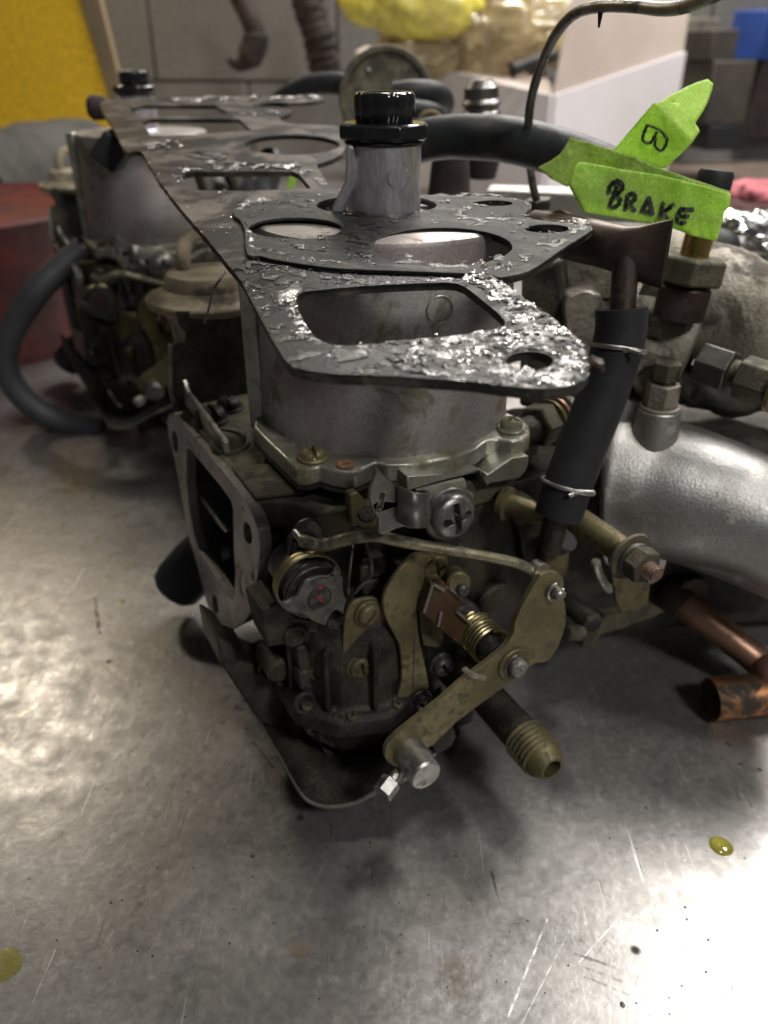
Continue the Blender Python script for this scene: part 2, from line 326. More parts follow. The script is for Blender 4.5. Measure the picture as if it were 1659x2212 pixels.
def table_mat():
    m = bpy.data.materials.new('worn_galvanised_steel'); m.use_nodes = True; nt = m.node_tree; N = nt.nodes; L = nt.links
    bs = N['Principled BSDF']; geo = N.new('ShaderNodeNewGeometry'); mp = N.new('ShaderNodeMapping'); L.new(geo.outputs['Position'], mp.inputs[0]); mp.inputs['Scale'].default_value = (1/U,)*3
    def mapn(rot, scl):
        a = N.new('ShaderNodeMapping'); a.inputs['Rotation'].default_value = (0, 0, rot); a.inputs['Scale'].default_value = scl; L.new(mp.outputs[0], a.inputs[0]); return a.outputs[0]
    def ns(vec, scale, det=5, rg=.6, dist=0):
        n = N.new('ShaderNodeTexNoise'); n.inputs['Scale'].default_value = scale; n.inputs['Detail'].default_value = det; n.inputs['Roughness'].default_value = rg; n.inputs['Distortion'].default_value = dist; L.new(vec, n.inputs['Vector']); return n.outputs['Fac']
    def rng(f, a, b, c=0, d=1):
        r = N.new('ShaderNodeMapRange'); L.new(f, r.inputs[0])
        for i, q in enumerate((a, b, c, d)): r.inputs[i+1].default_value = q
        return r.outputs[0]
    def mth(op, a, b):
        x = N.new('ShaderNodeMath'); x.operation = op
        for i, q in enumerate((a, b)):
            if hasattr(q, 'links'): L.new(q, x.inputs[i])
            else: x.inputs[i].default_value = q
        return x.outputs[0]
    def mixc(f, c1, c2):
        x = N.new('ShaderNodeMix'); x.data_type = 'RGBA'; L.new(f, x.inputs[0])
        for i, c in ((6, c1), (7, c2)):
            if hasattr(c, 'links'): L.new(c, x.inputs[i])
            else: x.inputs[i].default_value = (*c, 1)
        return x.outputs[2]
    P = mp.outputs[0]
    big = rng(ns(P, .13, 4), .35, .65); mid = rng(ns(P, .75, 7, .68, .3), .36, .64); fine = rng(ns(P, 3.2, 5, .7), .3, .7)
    c = mixc(mid, (.44, .43, .415), (.30, .285, .27)); c = mixc(mth('MULTIPLY', big, .75), c, (.19, .17, .155))
    c = mixc(mth('MULTIPLY', fine, .30), c, (.56, .55, .53))
    sp_ = rng(ns(P, 1.7, 4, .75, .8), .42, .60, 0, .28); c = mixc(sp_, c, (.20, .19, .18)); sp2 = rng(ns(mapn(.5, (1, .5, 1)), 2.6, 5, .8), .54, .66, 0, .32); c = mixc(sp2, c, (.66, .65, .62))
    # scuffs in two directions
    def scr(rot, w, dens, lo, hi): 
        s = ns(mapn(rot, (w, .22, 1)), dens, 2, .5, .25); return rng(s, lo, hi)
    s1 = scr(.55, 4, 1.3, .69, .76); s2 = scr(-.75, 5, 1.0, .70, .77); s3 = scr(1.25, 6, 1.2, .70, .77)
    msk = rng(ns(P, .35, 3), .42, .6); 
    sc = mth('MULTIPLY', mth('MAXIMUM', mth('MAXIMUM', s1, s2), s3), msk)
    c = mixc(mth('MULTIPLY', sc, .7), c, (.12, .11, .10))
    l1 = mth('MULTIPLY', mth('MAXIMUM', scr(.42, 7, .9, .725, .76), scr(.62, 9, .8, .72, .75)), .5); c = mixc(l1, c, (.8, .8, .78))
    vo = N.new('ShaderNodeTexVoronoi'); vo.inputs['Scale'].default_value = .62; L.new(P, vo.inputs['Vector'])
    pit = mth('MULTIPLY', rng(vo.outputs['Distance'], .13, .07), rng(ns(P, .5, 2), .52, .58)); c = mixc(pit, c, (.06, .052, .045))
    vo2 = N.new('ShaderNodeTexVoronoi'); vo2.inputs['Scale'].default_value = .16; L.new(P, vo2.inputs['Vector'])
    st = mth('MULTIPLY', rng(vo2.outputs['Distance'], .2, .12, 0, .5), rng(ns(P, 1.1, 4), .45, .55)); c = mixc(st, c, (.16, .11, .06))
    def line(x0, y0, x1, y1, w, colr, c):
        p, q = pd(x0, y0, HC), pd(x1, y1, HC); d = q-p; ang = math.atan2(d.y, d.x)
        a = N.new('ShaderNodeVectorMath'); a.operation = 'SUBTRACT'; a.inputs[1].default_value = tuple(p); L.new(P, a.inputs[0])
        r_ = N.new('ShaderNodeVectorRotate'); r_.rotation_type = 'Z_AXIS'; r_.inputs['Angle'].default_value = -ang; L.new(a.outputs[0], r_.inputs['Vector'])
        sx = N.new('ShaderNodeSeparateXYZ'); L.new(r_.outputs[0], sx.inputs[0])
        wob = mth('MULTIPLY', mth('SUBTRACT', ns(P, 1.6, 2), .5), w*2.5)
        k = mth('LESS_THAN', mth('ABSOLUTE', mth('ADD', sx.outputs[1], wob), 0), w); k = mth('MULTIPLY', k, mth('GREATER_THAN', sx.outputs[0], 0)); k = mth('MULTIPLY', k, mth('LESS_THAN', sx.outputs[0], d.length))
        k = mth('MULTIPLY', k, rng(ns(P, 2.2, 4), .38, .60)); return mixc(k, c, colr)
    for a_ in ((1182, 1985, 1085, 2230, .035, (.95, .95, .93)), (1230, 2010, 1120, 2225, .014, (.8, .8, .78)), (1060, 1880, 1085, 1965, .045, (.12, .10, .09)), (545, 1600, 640, 1720, .05, (.10, .09, .08)), (205, 1290, 215, 1370, .09, (.07, .06, .055)),
               (1330, 1990, 1250, 2080, .015, (.85, .85, .83)), (700, 1870, 640, 1990, .013, (.75, .75, .72)), (60, 2190, 120, 2050, .012, (.8, .8, .78)), (1240, 2060, 1330, 2090, .05, (.16, .14, .13)), (1250, 2085, 1345, 2120, .05, (.16, .14, .13)), (1262, 2110, 1360, 2150, .04, (.17, .15, .14)),
               (510, 1490, 560, 1500, .06, (.13, .12, .11)), (515, 1510, 570, 1524, .06, (.13, .12, .11)), (505, 1528, 560, 1545, .06, (.13, .12, .11)), (1565, 1690, 1580, 1720, .06, (.17, .15, .14)), (1585, 1700, 1600, 1730, .05, (.17, .15, .14)), (1610, 1720, 1625, 1745, .05, (.17, .15, .14)), (1180, 1500, 1240, 1520, .02, (.7, .7, .68))):
        c = line(*a_, c)
    L.new(c, bs.inputs['Base Color'])
    ro = mth('ADD', rng(mid, 0, 1, .24, .38), mth('MULTIPLY', fine, .06)); ro = mth('ADD', ro, mth('MULTIPLY', pit, .3)); L.new(ro, bs.inputs['Roughness'])
    bs.inputs['Metallic'].default_value = .78
    bn = N.new('ShaderNodeBump'); bn.inputs['Strength'].default_value = .22; bn.inputs['Distance'].default_value = .05*U
    h = mth('ADD', mth('MULTIPLY', ns(P, 1.5, 6, .62), 1.0), mth('MULTIPLY', sc, -.15)); h = mth('ADD', h, mth('MULTIPLY', ns(P, .25, 2), 1.0)); L.new(h, bn.inputs['Height']); L.new(bn.outputs[0], bs.inputs['Normal'])
    return m
M['table'] = table_mat()

# ------------------------------------------------------------------ the setting
def struct(name, bm, m, **k): return obj(name, bm, m, kind='structure', **k)
struct('workbench_top', box((20, 150, -1.0), 420, 420, 2.0, (V((1, 0, 0)), V((0, 1, 0)), Z)), M['table'], smooth=False)
WY = 235.0
bm = bmesh.new(); X, Y = V((1, 0, 0)), V((0, 1, 0))
wl = struct('wall', box((0, WY+9, 60), 800, 10, 420, (X, Y, Z)), M['wall'], smooth=False)
bw, bh = 46.0, 23.0; me0 = None
for r in range(9):
    for c in range(12):
        cx = -290+c*(bw+.4)+(bw/2 if r % 2 else 0); cz = -40+r*(bh+.4)
        if me0 is None:
            o = obj('block', box((0, 0, 0), bw, 8, bh, (X, Y, Z)), M['wall'], None, bevel=.5); me0 = o
        else: o = me0.copy(); COL.objects.link(o)
        o.parent = wl; o.location = V((cx, WY+random.uniform(-.25, .25), cz))*U

# ------------------------------------------------------------------ front carburettor
AX = V((0, 28.2, 0))                        # axis of the suction chamber
carb = thing('carburettor', (0, 28.2, 0), 'nearest carburettor, grey suction chamber with black capped damper tube and greasy yellow levers', 'carburettor', 'carburettors in a row under the long gasket')
def zz(d): return HC-d
# suction chamber
prof = [(0, zz(12.0)), (4.62, zz(12.0)), (4.60, zz(11.9)), (4.46, zz(4.95)), (4.40, zz(4.80)), (4.25, zz(4.74)), (1.5, zz(4.74)), (0, zz(4.74))]
bell = obj('suction_chamber', lathe(prof, AX, Z, 96), M['bell'], carb)
for (x, y, yy, rr) in ((960, 957, 23.85, .40), (955, 672, 23.85, .42)):
    c = py(x, y, yy); d = (c-AX); d.z = 0; d.normalize(); c = V((AX.x, AX.y, c.z))+d*4.555
    obj('casting_mark', lathe([(rr-.02, -.02), (rr, .012), (rr+.025, -.02)], c, d, 32), M['bell'], bell)
c = V((-4.62, 27.0, 0))
obj('edge_rib', box((-4.58, 27.15, zz(8.4)), .62, .5, 7.3, (V((.95, -.3, 0)), V((.3, .95, 0)), Z)), M['alu'], bell, bevel=.1)
# damper tube
prof = [(0, zz(4.74)), (1.30, zz(4.74)), (1.27, zz(4.66)), (1.22, zz(4.60)), (1.20, zz(2.40)), (1.05, zz(2.38)), (0, zz(2.38))]
dt = obj('damper_tube', lathe(prof, AX, Z, 64), M['tube'], carb)
def facing(x, y, Y0, out=0.02):             # disc centre and normal on the tube front
    c = py(x, y, Y0); d = (c-AX); d.z = 0; d.normalize(); return V((AX.x, AX.y, c.z))+d*(1.2+out), d
c, d = facing(858, 383, 27.2, -.04)
obj('blanking_plug', lathe([(0, .05), (.34, .05), (.37, .02), (.39, .0), (.41, 0), (.43, -.1)], c, d, 32), M['steelD' if 0 else 'tube'], dt)
g = [py(x, y, 27.3) for x, y in [(747, 312), (766, 312), (770, 392), (756, 420), (738, 465), (712, 463), (720, 440), (743, 392)]]
obj('gusset', plate(g, (0.12, .45, 0)), M['tube'], dt, bevel=.10, seg=3)
cap = obj('damper_cap', lathe([(0, zz(2.42)), (1.38, zz(2.42)), (1.50, zz(2.34)), (1.50, zz(2.02)), (1.42, zz(1.93)), (0, zz(1.93))], AX, Z, 8, rot=.35), M['plast'], carb, bevel=.05)
bm = bmesh.new(); n = 96; rings = []
for (r, h) in ((.92, zz(1.94)), (.93, zz(1.86)), (.99, zz(1.78)), (1.0, zz(1.24)), (.97, zz(1.12)), (.90, zz(1.07)), (.62, zz(1.07)), (.58, zz(1.13)), (0, zz(1.13))):
    if r == 0: rings.append([bm.verts.new(AX+Z*h)]); continue
    rings.append([bm.verts.new(AX+Z*h+V((math.cos(2*math.pi*i/n), math.sin(2*math.pi*i/n), 0))*(r*(1-(.055 if r > .9 else 0)*max(0, math.cos(10*2*math.pi*i/n)**3)))) for i in range(n)])
for a, b in zip(rings, rings[1:]):
    for i in range(n):
        j = (i+1) % n
        if len(b) == 1: bm.faces.new((a[i], a[j], b[0]))
        else: bm.faces.new((a[i], a[j], b[j], b[i]))
obj('cap_grip', bm, M['plast'], cap, ang=40)
obj('cap_seal', lathe([(1.22, zz(2.42)), (1.30, zz(2.50)), (1.22, zz(2.56)), (1.1, zz(2.56)), (1.1, zz(2.42))], AX, Z, 40), M['rubber'], cap)
# chamber base flange
fl = [pd(x, y, 11.55) for x, y in [(548, 922), (575, 950), (610, 984), (640, 1012), (662, 1014), (690, 1007), (716, 1016), (742, 1020), (770, 1019), (794, 1008), (812, 998), (834, 1005), (900, 1002), (970, 988), (1030, 970), (1052, 952), (1075, 948), (1105, 954), (1130, 950), (1145, 938), (1143, 920), (1128, 903), (1100, 893), (1070, 886)]]
fl += [V((4.6, 31.0, zz(11.55))), V((2, 33, zz(11.55))), V((-2, 33, zz(11.55))), V((-4.9, 30.0, zz(11.55)))]
obj('chamber_flange', plate(fl, (0, 0, -.62)), M['alu'], carb, bevel=.14, seg=3)
screw(carb, pd(675, 988, 11.5), Z, .42, .34, M['zinc'], 'slot', .3)
screw(carb, pd(1104, 926, 11.5), Z, .40, .42, M['alu'], 'cross', .9)
obj('rusty_screw_hole', lathe([(.12, .01), (.3, .02), (.26, .05), (.14, .03), (.11, -.1), (0, -.1)], pd(746, 1004, 11.54), Z, 24), M['rustO'], carb)
# upper body block with top plate
def ab(a, b, d=0): return A*a+B*b+Z*zz(d)
top = [ab(31.2, 6.75), ab(22.3, 6.75), ab(21.6, 7.8), ab(20.6, 8.3), ab(20.3, 10), ab(20.0, 12.0), ab(20.2, 15.5), ab(22, 18.2), ab(30, 18.2), ab(31.5, 10)]
top = [V((p.x, p.y, zz(12.75))) for p in top]
obj('body_top', plate(top, (0, 0, -1.1)), M['grimeL'], carb, bevel=.25, seg=3)
obj('gasket_layer', plate([V((p.x, p.y, zz(12.18)))+(p-ab(25.5, 12.4)).normalized()*-.0 for p in fl], (0, 0, -.14)), M['steelD'], carb)
obj('pedestal', lathe([(0, 0), (4.75, 0), (4.75, .50), (4.6, .56), (0, .56)], V((0, 28.2, zz(12.8))), Z, 48), M['grime'], carb)
st = [ab(24.6, 6.78, 12.68), ab(22.1, 6.78, 12.68), ab(21.7, 8.4, 12.68), ab(23.9, 8.9, 12.68)]
obj('top_step', plate(st, (0, 0, .14)), M['grimeL'], carb, bevel=.04)
# barrel of the throttle bore, lying along B
bm = lathe([(3.9, 2.2), (4.2, 2.3), (4.2, 3.6), (3.9, 4.0), (3.9, 11.5)], ab(25.6, 6.8, 17.2), B, 64)
obj('throttle_body', bm, M['grime'], carb)
fr = [ab(20.9, 7.6), ab(20.5, 9.5), ab(20.4, 13.5), ab(20.6, 17.8), ab(24, 17.8), ab(24, 7.6)]
obj('body_side', plate([V((p.x, p.y, zz(13.6))) for p in fr], (0, 0, -7.2)), M['grime'], carb, bevel=.6, seg=4)
# bumps so that the casting is not flat
bumps = bmesh.new()
for (x, y, a, r, l) in ((900, 1180, 20.4, .55, 1.0), (965, 1200, 20.2, .75, 1.1), (855, 1250, 20.4, .45, .6),
                        (1120, 1095, 20.2, .55, 1.0), (1180, 1180, 20.2, .6, .9), (1205, 1150, 19.6, .35, 1.2), (700, 1390, 20.6, 1.0, .7), (600, 1440, 21.2, .5, .7),
                        (985, 1330, 20.4, .9, .9), (870, 1420, 20.4, .9, .8), (1060, 1290, 20.5, .8, .9), (1260, 1330, 19.0, .45, 1.4), (1010, 1480, 20.2, .7, 1.1), (820, 1545, 19.8, .45, .8)):
    c = pa(x, y, a); cyl(c+A*1.2, c-A*l*.5, r, 28, bumps, ch=.12)
obj('casting_bosses', bumps, M['grime'], carb, kind='stuff')
obj('body_shoulder', plate([pa(x, y, 22.4) for x, y in sm(cA([(775, 700), (890, 672), (960, 705), (1125, 700), (1165, 800), (1060, 830), (1010, 960), (985, 1180), (930, 1320), (830, 1320), (842, 1150), (848, 980), (830, 850)]), 2)], A*2.2), M['grimeL'], carb, bevel=.45, seg=5)

# float chamber
fc = V((-1.2, 23.2, 0))
prof = [(0, zz(22.9)), (1.6, zz(22.85)), (2.2, zz(22.3)), (2.45, zz(21.2)), (2.85, zz(21.1)), (2.95, zz(20.9)), (2.95, zz(20.3)), (2.8, zz(20.1)), (2.5, zz(20.0)), (2.4, zz(17.5)), (2.1, zz(16.6)), (0, zz(16.6))]
obj('float_chamber', lathe(prof, fc, Z, 10, rot=.2), M['grime'], carb, bevel=.16, seg=3)
for k_, (x, y, rr) in enumerate(((640, 1375, .5), (690, 1452, .42), (835, 1585, .45), (735, 1560, .36), (660, 1520, .5), (850, 1370, .5))):
    c = pa(x, y, 19.9); obj('cover_screw_boss', lathe([(0, -1.0), (rr, -1.0), (rr*.92, 0), (rr*.6, .04), (rr*.5, -.12), (0, -.12)], c, (-A+Z*.3*(k_ % 3)), 9), M['grime'], carb, bevel=.05)
for k_, q_ in enumerate(([(610, 1330), (700, 1345), (705, 1372), (615, 1362)], [(640, 1400), (662, 1396), (690, 1540), (668, 1548)], [(560, 1320), (600, 1300), (640, 1330), (630, 1390), (580, 1400)], [(820, 1560), (905, 1570), (880, 1640), (830, 1640)], [(700, 1620), (800, 1650), (770, 1690), (715, 1665)], [(990, 1400), (1040, 1440), (1020, 1520), (975, 1500)], [(1120, 1130), (1190, 1120), (1200, 1200), (1135, 1230)], [(860, 1130), (915, 1140), (900, 1210), (850, 1200)])):
    obj('casting_rib', plate([pa(x, y, 20.0) for x, y in q_], A*1.5), M['grime'], carb, bevel=.09)
for k_ in range(9):
    t_ = math.radians(200+k_*18); dv = V((math.cos(t_), math.sin(t_), 0))
    screw(carb, fc+dv*2.72+Z*zz(20.08), Z, .20, .16, M['grimeL'], 'cross', t_, False, name='cover_screw') if k_ % 2 == 0 else obj('cover_rib', box(fc+dv*2.5+Z*zz(18.6), .16, .5, 2.6, (V((-dv.y, dv.x, 0)), dv, Z)), M['grime'], carb, bevel=.04)
rc_ = random.Random(5)
for k_ in range(26):
    x, y = rc_.uniform(650, 1000), rc_.uniform(1150, 1600); c = pa(x, y, 20.25+rc_.uniform(-.1, .3)); w_, h_ = rc_.uniform(.25, .8), rc_.uniform(.25, .9)
    if k_ % 3 == 0: obj('casting_boss', lathe([(0, -.5), (w_*.6, -.5), (w_*.52, .35), (w_*.3, .42), (w_*.25, .3), (0, .3)], c, -A+Z*rc_.uniform(-.2, .4), 10), M['grime'], carb, bevel=.03)
    else: obj('casting_rib', box(c, w_, .8, h_, (B, A, (Z+B*rc_.uniform(-.6, .6)).normalized())), M['grime'], carb, bevel=.06)
c = pa(781, 1492, 19.4); obj('drain_boss', lathe([(0, -1.6), (.62, -1.6), (.52, 0), (.46, .05), (.26, .05), (.24, -.4), (0, -.4)], c, -A, 28), M['grime'], carb)
c = pa(736, 1605, 19.3)
obj('chamber_lip', plate([pa(x, y, 19.6) for x, y in [(690, 1560), (760, 1590), (806, 1568), (812, 1600), (790, 1640), (770, 1655), (735, 1625), (690, 1600)]], A*1.2), M['grime'], carb, bevel=.06)
# small greasy castings low on the left
obj('drain_housing', plate([pa(x, y, 22.2) for x, y in [(470, 1378), (505, 1400), (515, 1425), (548, 1436), (560, 1456), (590, 1468), (618, 1455), (625, 1500), (620, 1560), (600, 1575), (560, 1560), (520, 1500), (480, 1440)]], A*2.5), M['grime'], carb, bevel=.2, seg=3)
bm = bmesh.new()
lathe([(.36, -.05), (.46, .0), (.42, .08), (.36, 0)], pa(583, 1441, 21.9), -A, 24, bm)
obj('hole_ring', bm, M['steelD'], carb)
# intake flange, facing left
fo = cA([(196, 150), (208, 105), (240, 90), (280, 130), (330, 195), (510, 415), (620, 545), (720, 680), (775, 785), (808, 880), (820, 960), (820, 1020), (805, 1180), (785, 1330)])
fo += cC([(690, 0), (683, 90), (672, 170), (640, 225), (600, 268), (530, 300), (462, 334), (440, 330), (415, 295), (385, 230), (325, 0)])
fo += cA([(395, 1110), (350, 960), (300, 700), (250, 420), (210, 260)])
win = cA([(325, 335), (345, 332), (470, 480), (560, 590), (625, 680), (640, 740), (645, 1000), (655, 1180), (650, 1330), (635, 1350), (615, 1335), (520, 1200), (410, 1020), (372, 900), (345, 760), (325, 560)])
def eh(f, cx, cy, rx, ry, sk=0): return f([(cx+rx*math.cos(t*.5236)+sk*math.sin(t*.5236)*0.0+ry*math.sin(t*.5236)*sk, cy+ry*math.sin(t*.5236)) for t in range(12)])
hls = [eh(cA, 247, 285, 22, 78, .12), eh(cA, 738, 905, 28, 78, .15), eh(cA, 714, 1245, 30, 88, .10), eh(cA, 519, 1385, 20, 68, .14), ]
FB = 6.5
obj('intake_flange', plate([pb(x, y, FB) for x, y in fo], B*.42, [[pb(x, y, FB) for x, y in h] for h in [win]+hls]), M['flange'], carb, bevel=.035)
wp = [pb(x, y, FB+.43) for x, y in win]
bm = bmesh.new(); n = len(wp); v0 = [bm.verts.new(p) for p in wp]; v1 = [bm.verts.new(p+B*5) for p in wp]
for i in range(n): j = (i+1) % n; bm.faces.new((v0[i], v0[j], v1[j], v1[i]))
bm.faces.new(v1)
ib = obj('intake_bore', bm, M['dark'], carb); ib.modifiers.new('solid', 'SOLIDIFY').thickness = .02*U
nk = [pb(x, y, FB+.43) for x, y in fo]; ck = sum(nk, V())/len(nk); nk = [ck+(p-ck)*.90 for p in nk]
obj('flange_neck', plate(nk, B*2.2, [wp]), M['grime'], carb)
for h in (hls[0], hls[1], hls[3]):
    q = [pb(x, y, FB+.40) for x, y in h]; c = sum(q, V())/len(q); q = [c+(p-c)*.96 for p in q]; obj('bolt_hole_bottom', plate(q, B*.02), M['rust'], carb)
q = [pb(x, y, FB+.03) for x, y in hls[2]]; obj('plugged_hole', plate(q, B*.3), M['alu'], carb)
# piston edge and jet in the bore
e = [pb(x, y, FB+.6) for x, y in cA([(322, 540), (335, 535), (600, 885), (592, 900), (560, 870)])]
obj('piston_edge', plate(e, B*.15), M['alu'], carb)
obj('bore_ledge', plate([pb(x, y, FB+.5) for x, y in cA([(370, 900), (378, 900), (410, 1010), (630, 1330), (620, 1340), (400, 1020)])], B*.12), M['flange'], carb)
c = pb(*cA([(612, 1050)])[0], FB+1.1); obj('jet_ring', lathe([(.40, 0), (.50, -.05), (.50, .3), (.40, .3)], c, -B+A*.2, 28, closed=True), M['steel'], carb)
# screws on the body top
screw(carb, pd(497, 960, 12.72), Z, .62, .55, M['grimeL'], 'slot', 1.2)
screw(carb, pd(455, 908, 12.72), Z, .62, .6, M['grime'], 'slot', .6)
screw(carb, pd(512, 900, 12.72)+A*1.0, Z, .5, .5, M['grime'], 'slot', .1)
# bracket for the diaphragm
bp = [pa(x, y, 31.4) for x, y in [(380, 672), (388, 705), (402, 720), (400, 737), (372, 744), (368, 775), (369, 845), (374, 880), (530, 905), (560, 905), (560, 690), (470, 672)]]
br = obj('diaphragm_bracket', plate(bp, A*.14), M['grime'], carb, bevel=.04)  # dark casting colour carries the shade on this plate
e1 = [pa(x, y, 31.38) for x, y in [(365, 745), (372, 745), (373, 850), (380, 872), (373, 872), (367, 850)]]
obj('bracket_edge', plate(e1, A*.2), M['alu'], br)
f0, f1 = pb(374, 862, 7.0), pb(462, 936, 7.0)
f0.z = f1.z = zz(12.0)
obj('bracket_foot', plate([ab(31.3, 6.95, 12.72), ab(25.9, 6.95, 12.72), ab(25.9, 6.95, 12.2), ab(30.8, 6.95, 12.0), ab(31.3, 6.95, 11.6)], B*.22), M['alu'], br, bevel=.05)
# vacuum diaphragm
pc = py(452, 640, 34.0); pc0 = V((pc.x, pc.y, 0)); h0 = pc.z
prof = [(0, -3.2), (1.6, -3.2), (1.75, -1.0), (2.0, -.5), (2.62, -.18), (2.66, -.08), (2.66, .02), (2.60, .10), (2.2, .22), (1.85, .5), (1.75, .9), (1.65, 1.05), (1.3, 1.12), (0, 1.16)]
vp = obj('vacuum_diaphragm', lathe([(r, h0+h) for r, h in prof], pc0, Z, 56), M['dust'], carb)
tp = [py(398, 600, 34.0), py(396, 570, 34.0), py(396, 545, 34.05), py(402, 522, 34.3), py(416, 508, 34.7), py(440, 502, 35.5), py(475, 502, 36.5)]
obj('bent_vacuum_tube', tube(spline(tp, 6), .31, 18), M['dust'], vp)
obj('vacuum_hose', tube(spline([py(445, 502, 35.6), py(500, 506, 37), py(560, 530, 39)], 6), .42, 18), M['rubber'], vp)
# thin plant fibre hanging at the gasket edge
# choke spring plate
P1 = [pa(x, y, 18.6) for x, y in cK([(155, 968), (178, 958), (200, 1000), (245, 1042), (320, 1015), (390, 955), (430, 870), (500, 800), (620, 745), (740, 745), (775, 700), (790, 650), (815, 640), (850, 720), (885, 760), (890, 870), (900, 960), (930, 1000), (905, 1080), (892, 1170), (850, 1130), (810, 1115), (760, 1150), (725, 1210), (705, 1290), (640, 1270), (560, 1240), (480, 1180), (400, 1145), (300, 1150), (225, 1095), (180, 1030)])]
cp = obj('choke_cam_plate', plate(P1, A*.16), M['steelD'], carb, bevel=.05)
cc = pa(*cK([(630, 985)])[0], 18.6)
bm = bmesh.new()
for k in range(26):
    a = 2*math.pi*k/26; x, y, z = frame(-A); d = x*math.cos(a)+y*math.sin(a)
    tube([cc-A*.03+d*.17, cc-A*.03+d*.34], .012, 5, bm)
lathe([(.36, 0), (.38, .04), (.40, 0)], cc, -A, 32, bm)
obj('stamped_rays', bm, M['steelD'], cp)
bm = bmesh.new()
for x, y, r in ((648, 872, .055), (630, 975, .05), (655, 1010, .045), (612, 862, .03)): lathe([(0, .015), (r, .01), (r, -.02)], pa(*cK([(x, y)])[0], 18.58), -A, 10, bm)
obj('red_paint_mark', bm, M['redp'], cp)
sc_ = cc+A*1.15+V((-.12, 0, .05))
sc_ = cc+A*.75
obj('choke_spring', helix(sc_, A, 1.06, 7, .062, .034, 40), M['spring'], carb)
obj('spring_collar', lathe([(.2, -.45), (.92, -.45), (.95, -.42), (.95, -.38), (.86, -.34), (.86, -.22), (.96, -.2), (.96, -.14), (.80, -.1), (.80, 1.6), (0, 1.6)], sc_, A, 48), M['steelD'], carb)
P2 = [pa(x, y, 20.2) for x, y in cK([(285, 700), (295, 500), (320, 360), (360, 250), (430, 170), (530, 128), (600, 150), (650, 210), (690, 300), (720, 520), (640, 640), (450, 700)])]
obj('choke_arm', plate(P2, A*.18), M['steelD'], carb, bevel=.06)
# link rod
k0 = cK([(450, 365), (520, 390), (640, 415), (760, 395), (900, 355), (1050, 325), (1250, 315)])+cB([(520, 750), (700, 785), (850, 810), (1000, 835), (1150, 862), (1300, 895), (1400, 940), (1462, 985)])
rp = []
for i, (x, y) in enumerate(k0): rp.append(pa(x, y, 19.7-3.1*i/(len(k0)-1)))
rp = spline(rp, 4); nn = len(rp)
rod = obj('link_rod', tube(rp, [(.22-.06*i/nn) for i in range(nn)], 14, nz=.06), M['rod'], carb)
obj('rod_eye', tube([rp[0]+A*.6, rp[0]+A*.25, rp[0]-A*.02, rp[0]-A*.06], .15, 12), M['steel'], rod)
w1 = [pa(x, y, 19.0) for x, y in cK([(985, 430), (1000, 240), (1040, 210), (1085, 260), (1140, 400), (1180, 550), (1192, 700), (1160, 790), (1080, 850), (1010, 930)])]
w2 = [pa(x, y, 19.4) for x, y in cK([(985, 430), (965, 600), (945, 800), (945, 920), (990, 1000)])]
obj('wire_hook', tube(spline(w1, 5), .07, 8, tube(spline(w2, 5), .06, 8)), M['steelD'], carb)
# cable clamp with big screw
P3 = [(368, 262), (430, 315), (520, 388), (600, 420), (665, 430), (732, 425), (735, 450), (715, 520), (690, 600), (650, 662), (600, 668), (550, 655), (490, 672), (412, 712), (378, 695), (380, 605), (352, 560), (318, 470), (318, 400)]
bm = bmesh.new(); o3 = cB(P3); slot = cB([(398, 425), (424, 428), (396, 538), (368, 538)])
def curl(x, y):
    X = (x-cB([(365, 0)])[0][0])/(cB([(735, 0)])[0][0]-cB([(365, 0)])[0][0]); return 18.0-.9*math.sin(max(0, min(1, X))*math.pi)*1.0
pl = plate([pa(x, y, 17.6) for x, y in o3], A*.13, [[pa(x, y, 17.6) for x, y in slot]])
clamp = obj('cable_clamp', pl, M['steelC'], carb, bevel=.045, seg=3)
# rolled edge of the clamp
rl = [pa(x, y, a) for (x, y), a in zip(cB([(505, 385), (560, 410), (620, 428), (680, 432), (725, 425), (700, 402), (640, 408)]), (17.5, 17.2, 17.0, 17.0, 17.3, 17.7, 18.1))]
bm = bmesh.new(); n = len(rl); dn = pa(*cB([(600, 660)])[0], 17.3)-pa(*cB([(610, 430)])[0], 17.3)
va = [bm.verts.new(p) for p in spline(rl, 4)]; vb = [bm.verts.new(p+dn*(1 if i < 18 else .6)) for i, p in enumerate(spline(rl, 4))]
for i in range(len(va)-1): bm.faces.new((va[i], va[i+1], vb[i+1], vb[i]))
sld = obj('clamp_roll', bm, M['steelC'], clamp); m_ = sld.modifiers.new('solid', 'SOLIDIFY'); m_.thickness = .12*U
P4 = cB([(640, 412), (800, 372), (962, 333), (972, 372), (965, 402), (1022, 432), (1005, 500), (985, 560), (960, 640), (700, 645), (690, 600), (735, 430)])
obj('clamp_backing', plate([pa(x, y, 18.15) for x, y in P4], A*.16), M['alu'], carb, bevel=.05)
screw(carb, pa(*cB([(852, 562)])[0], 18.1), -A+Z*.10, .74, .55, M['steelS'], 'cross', .12)
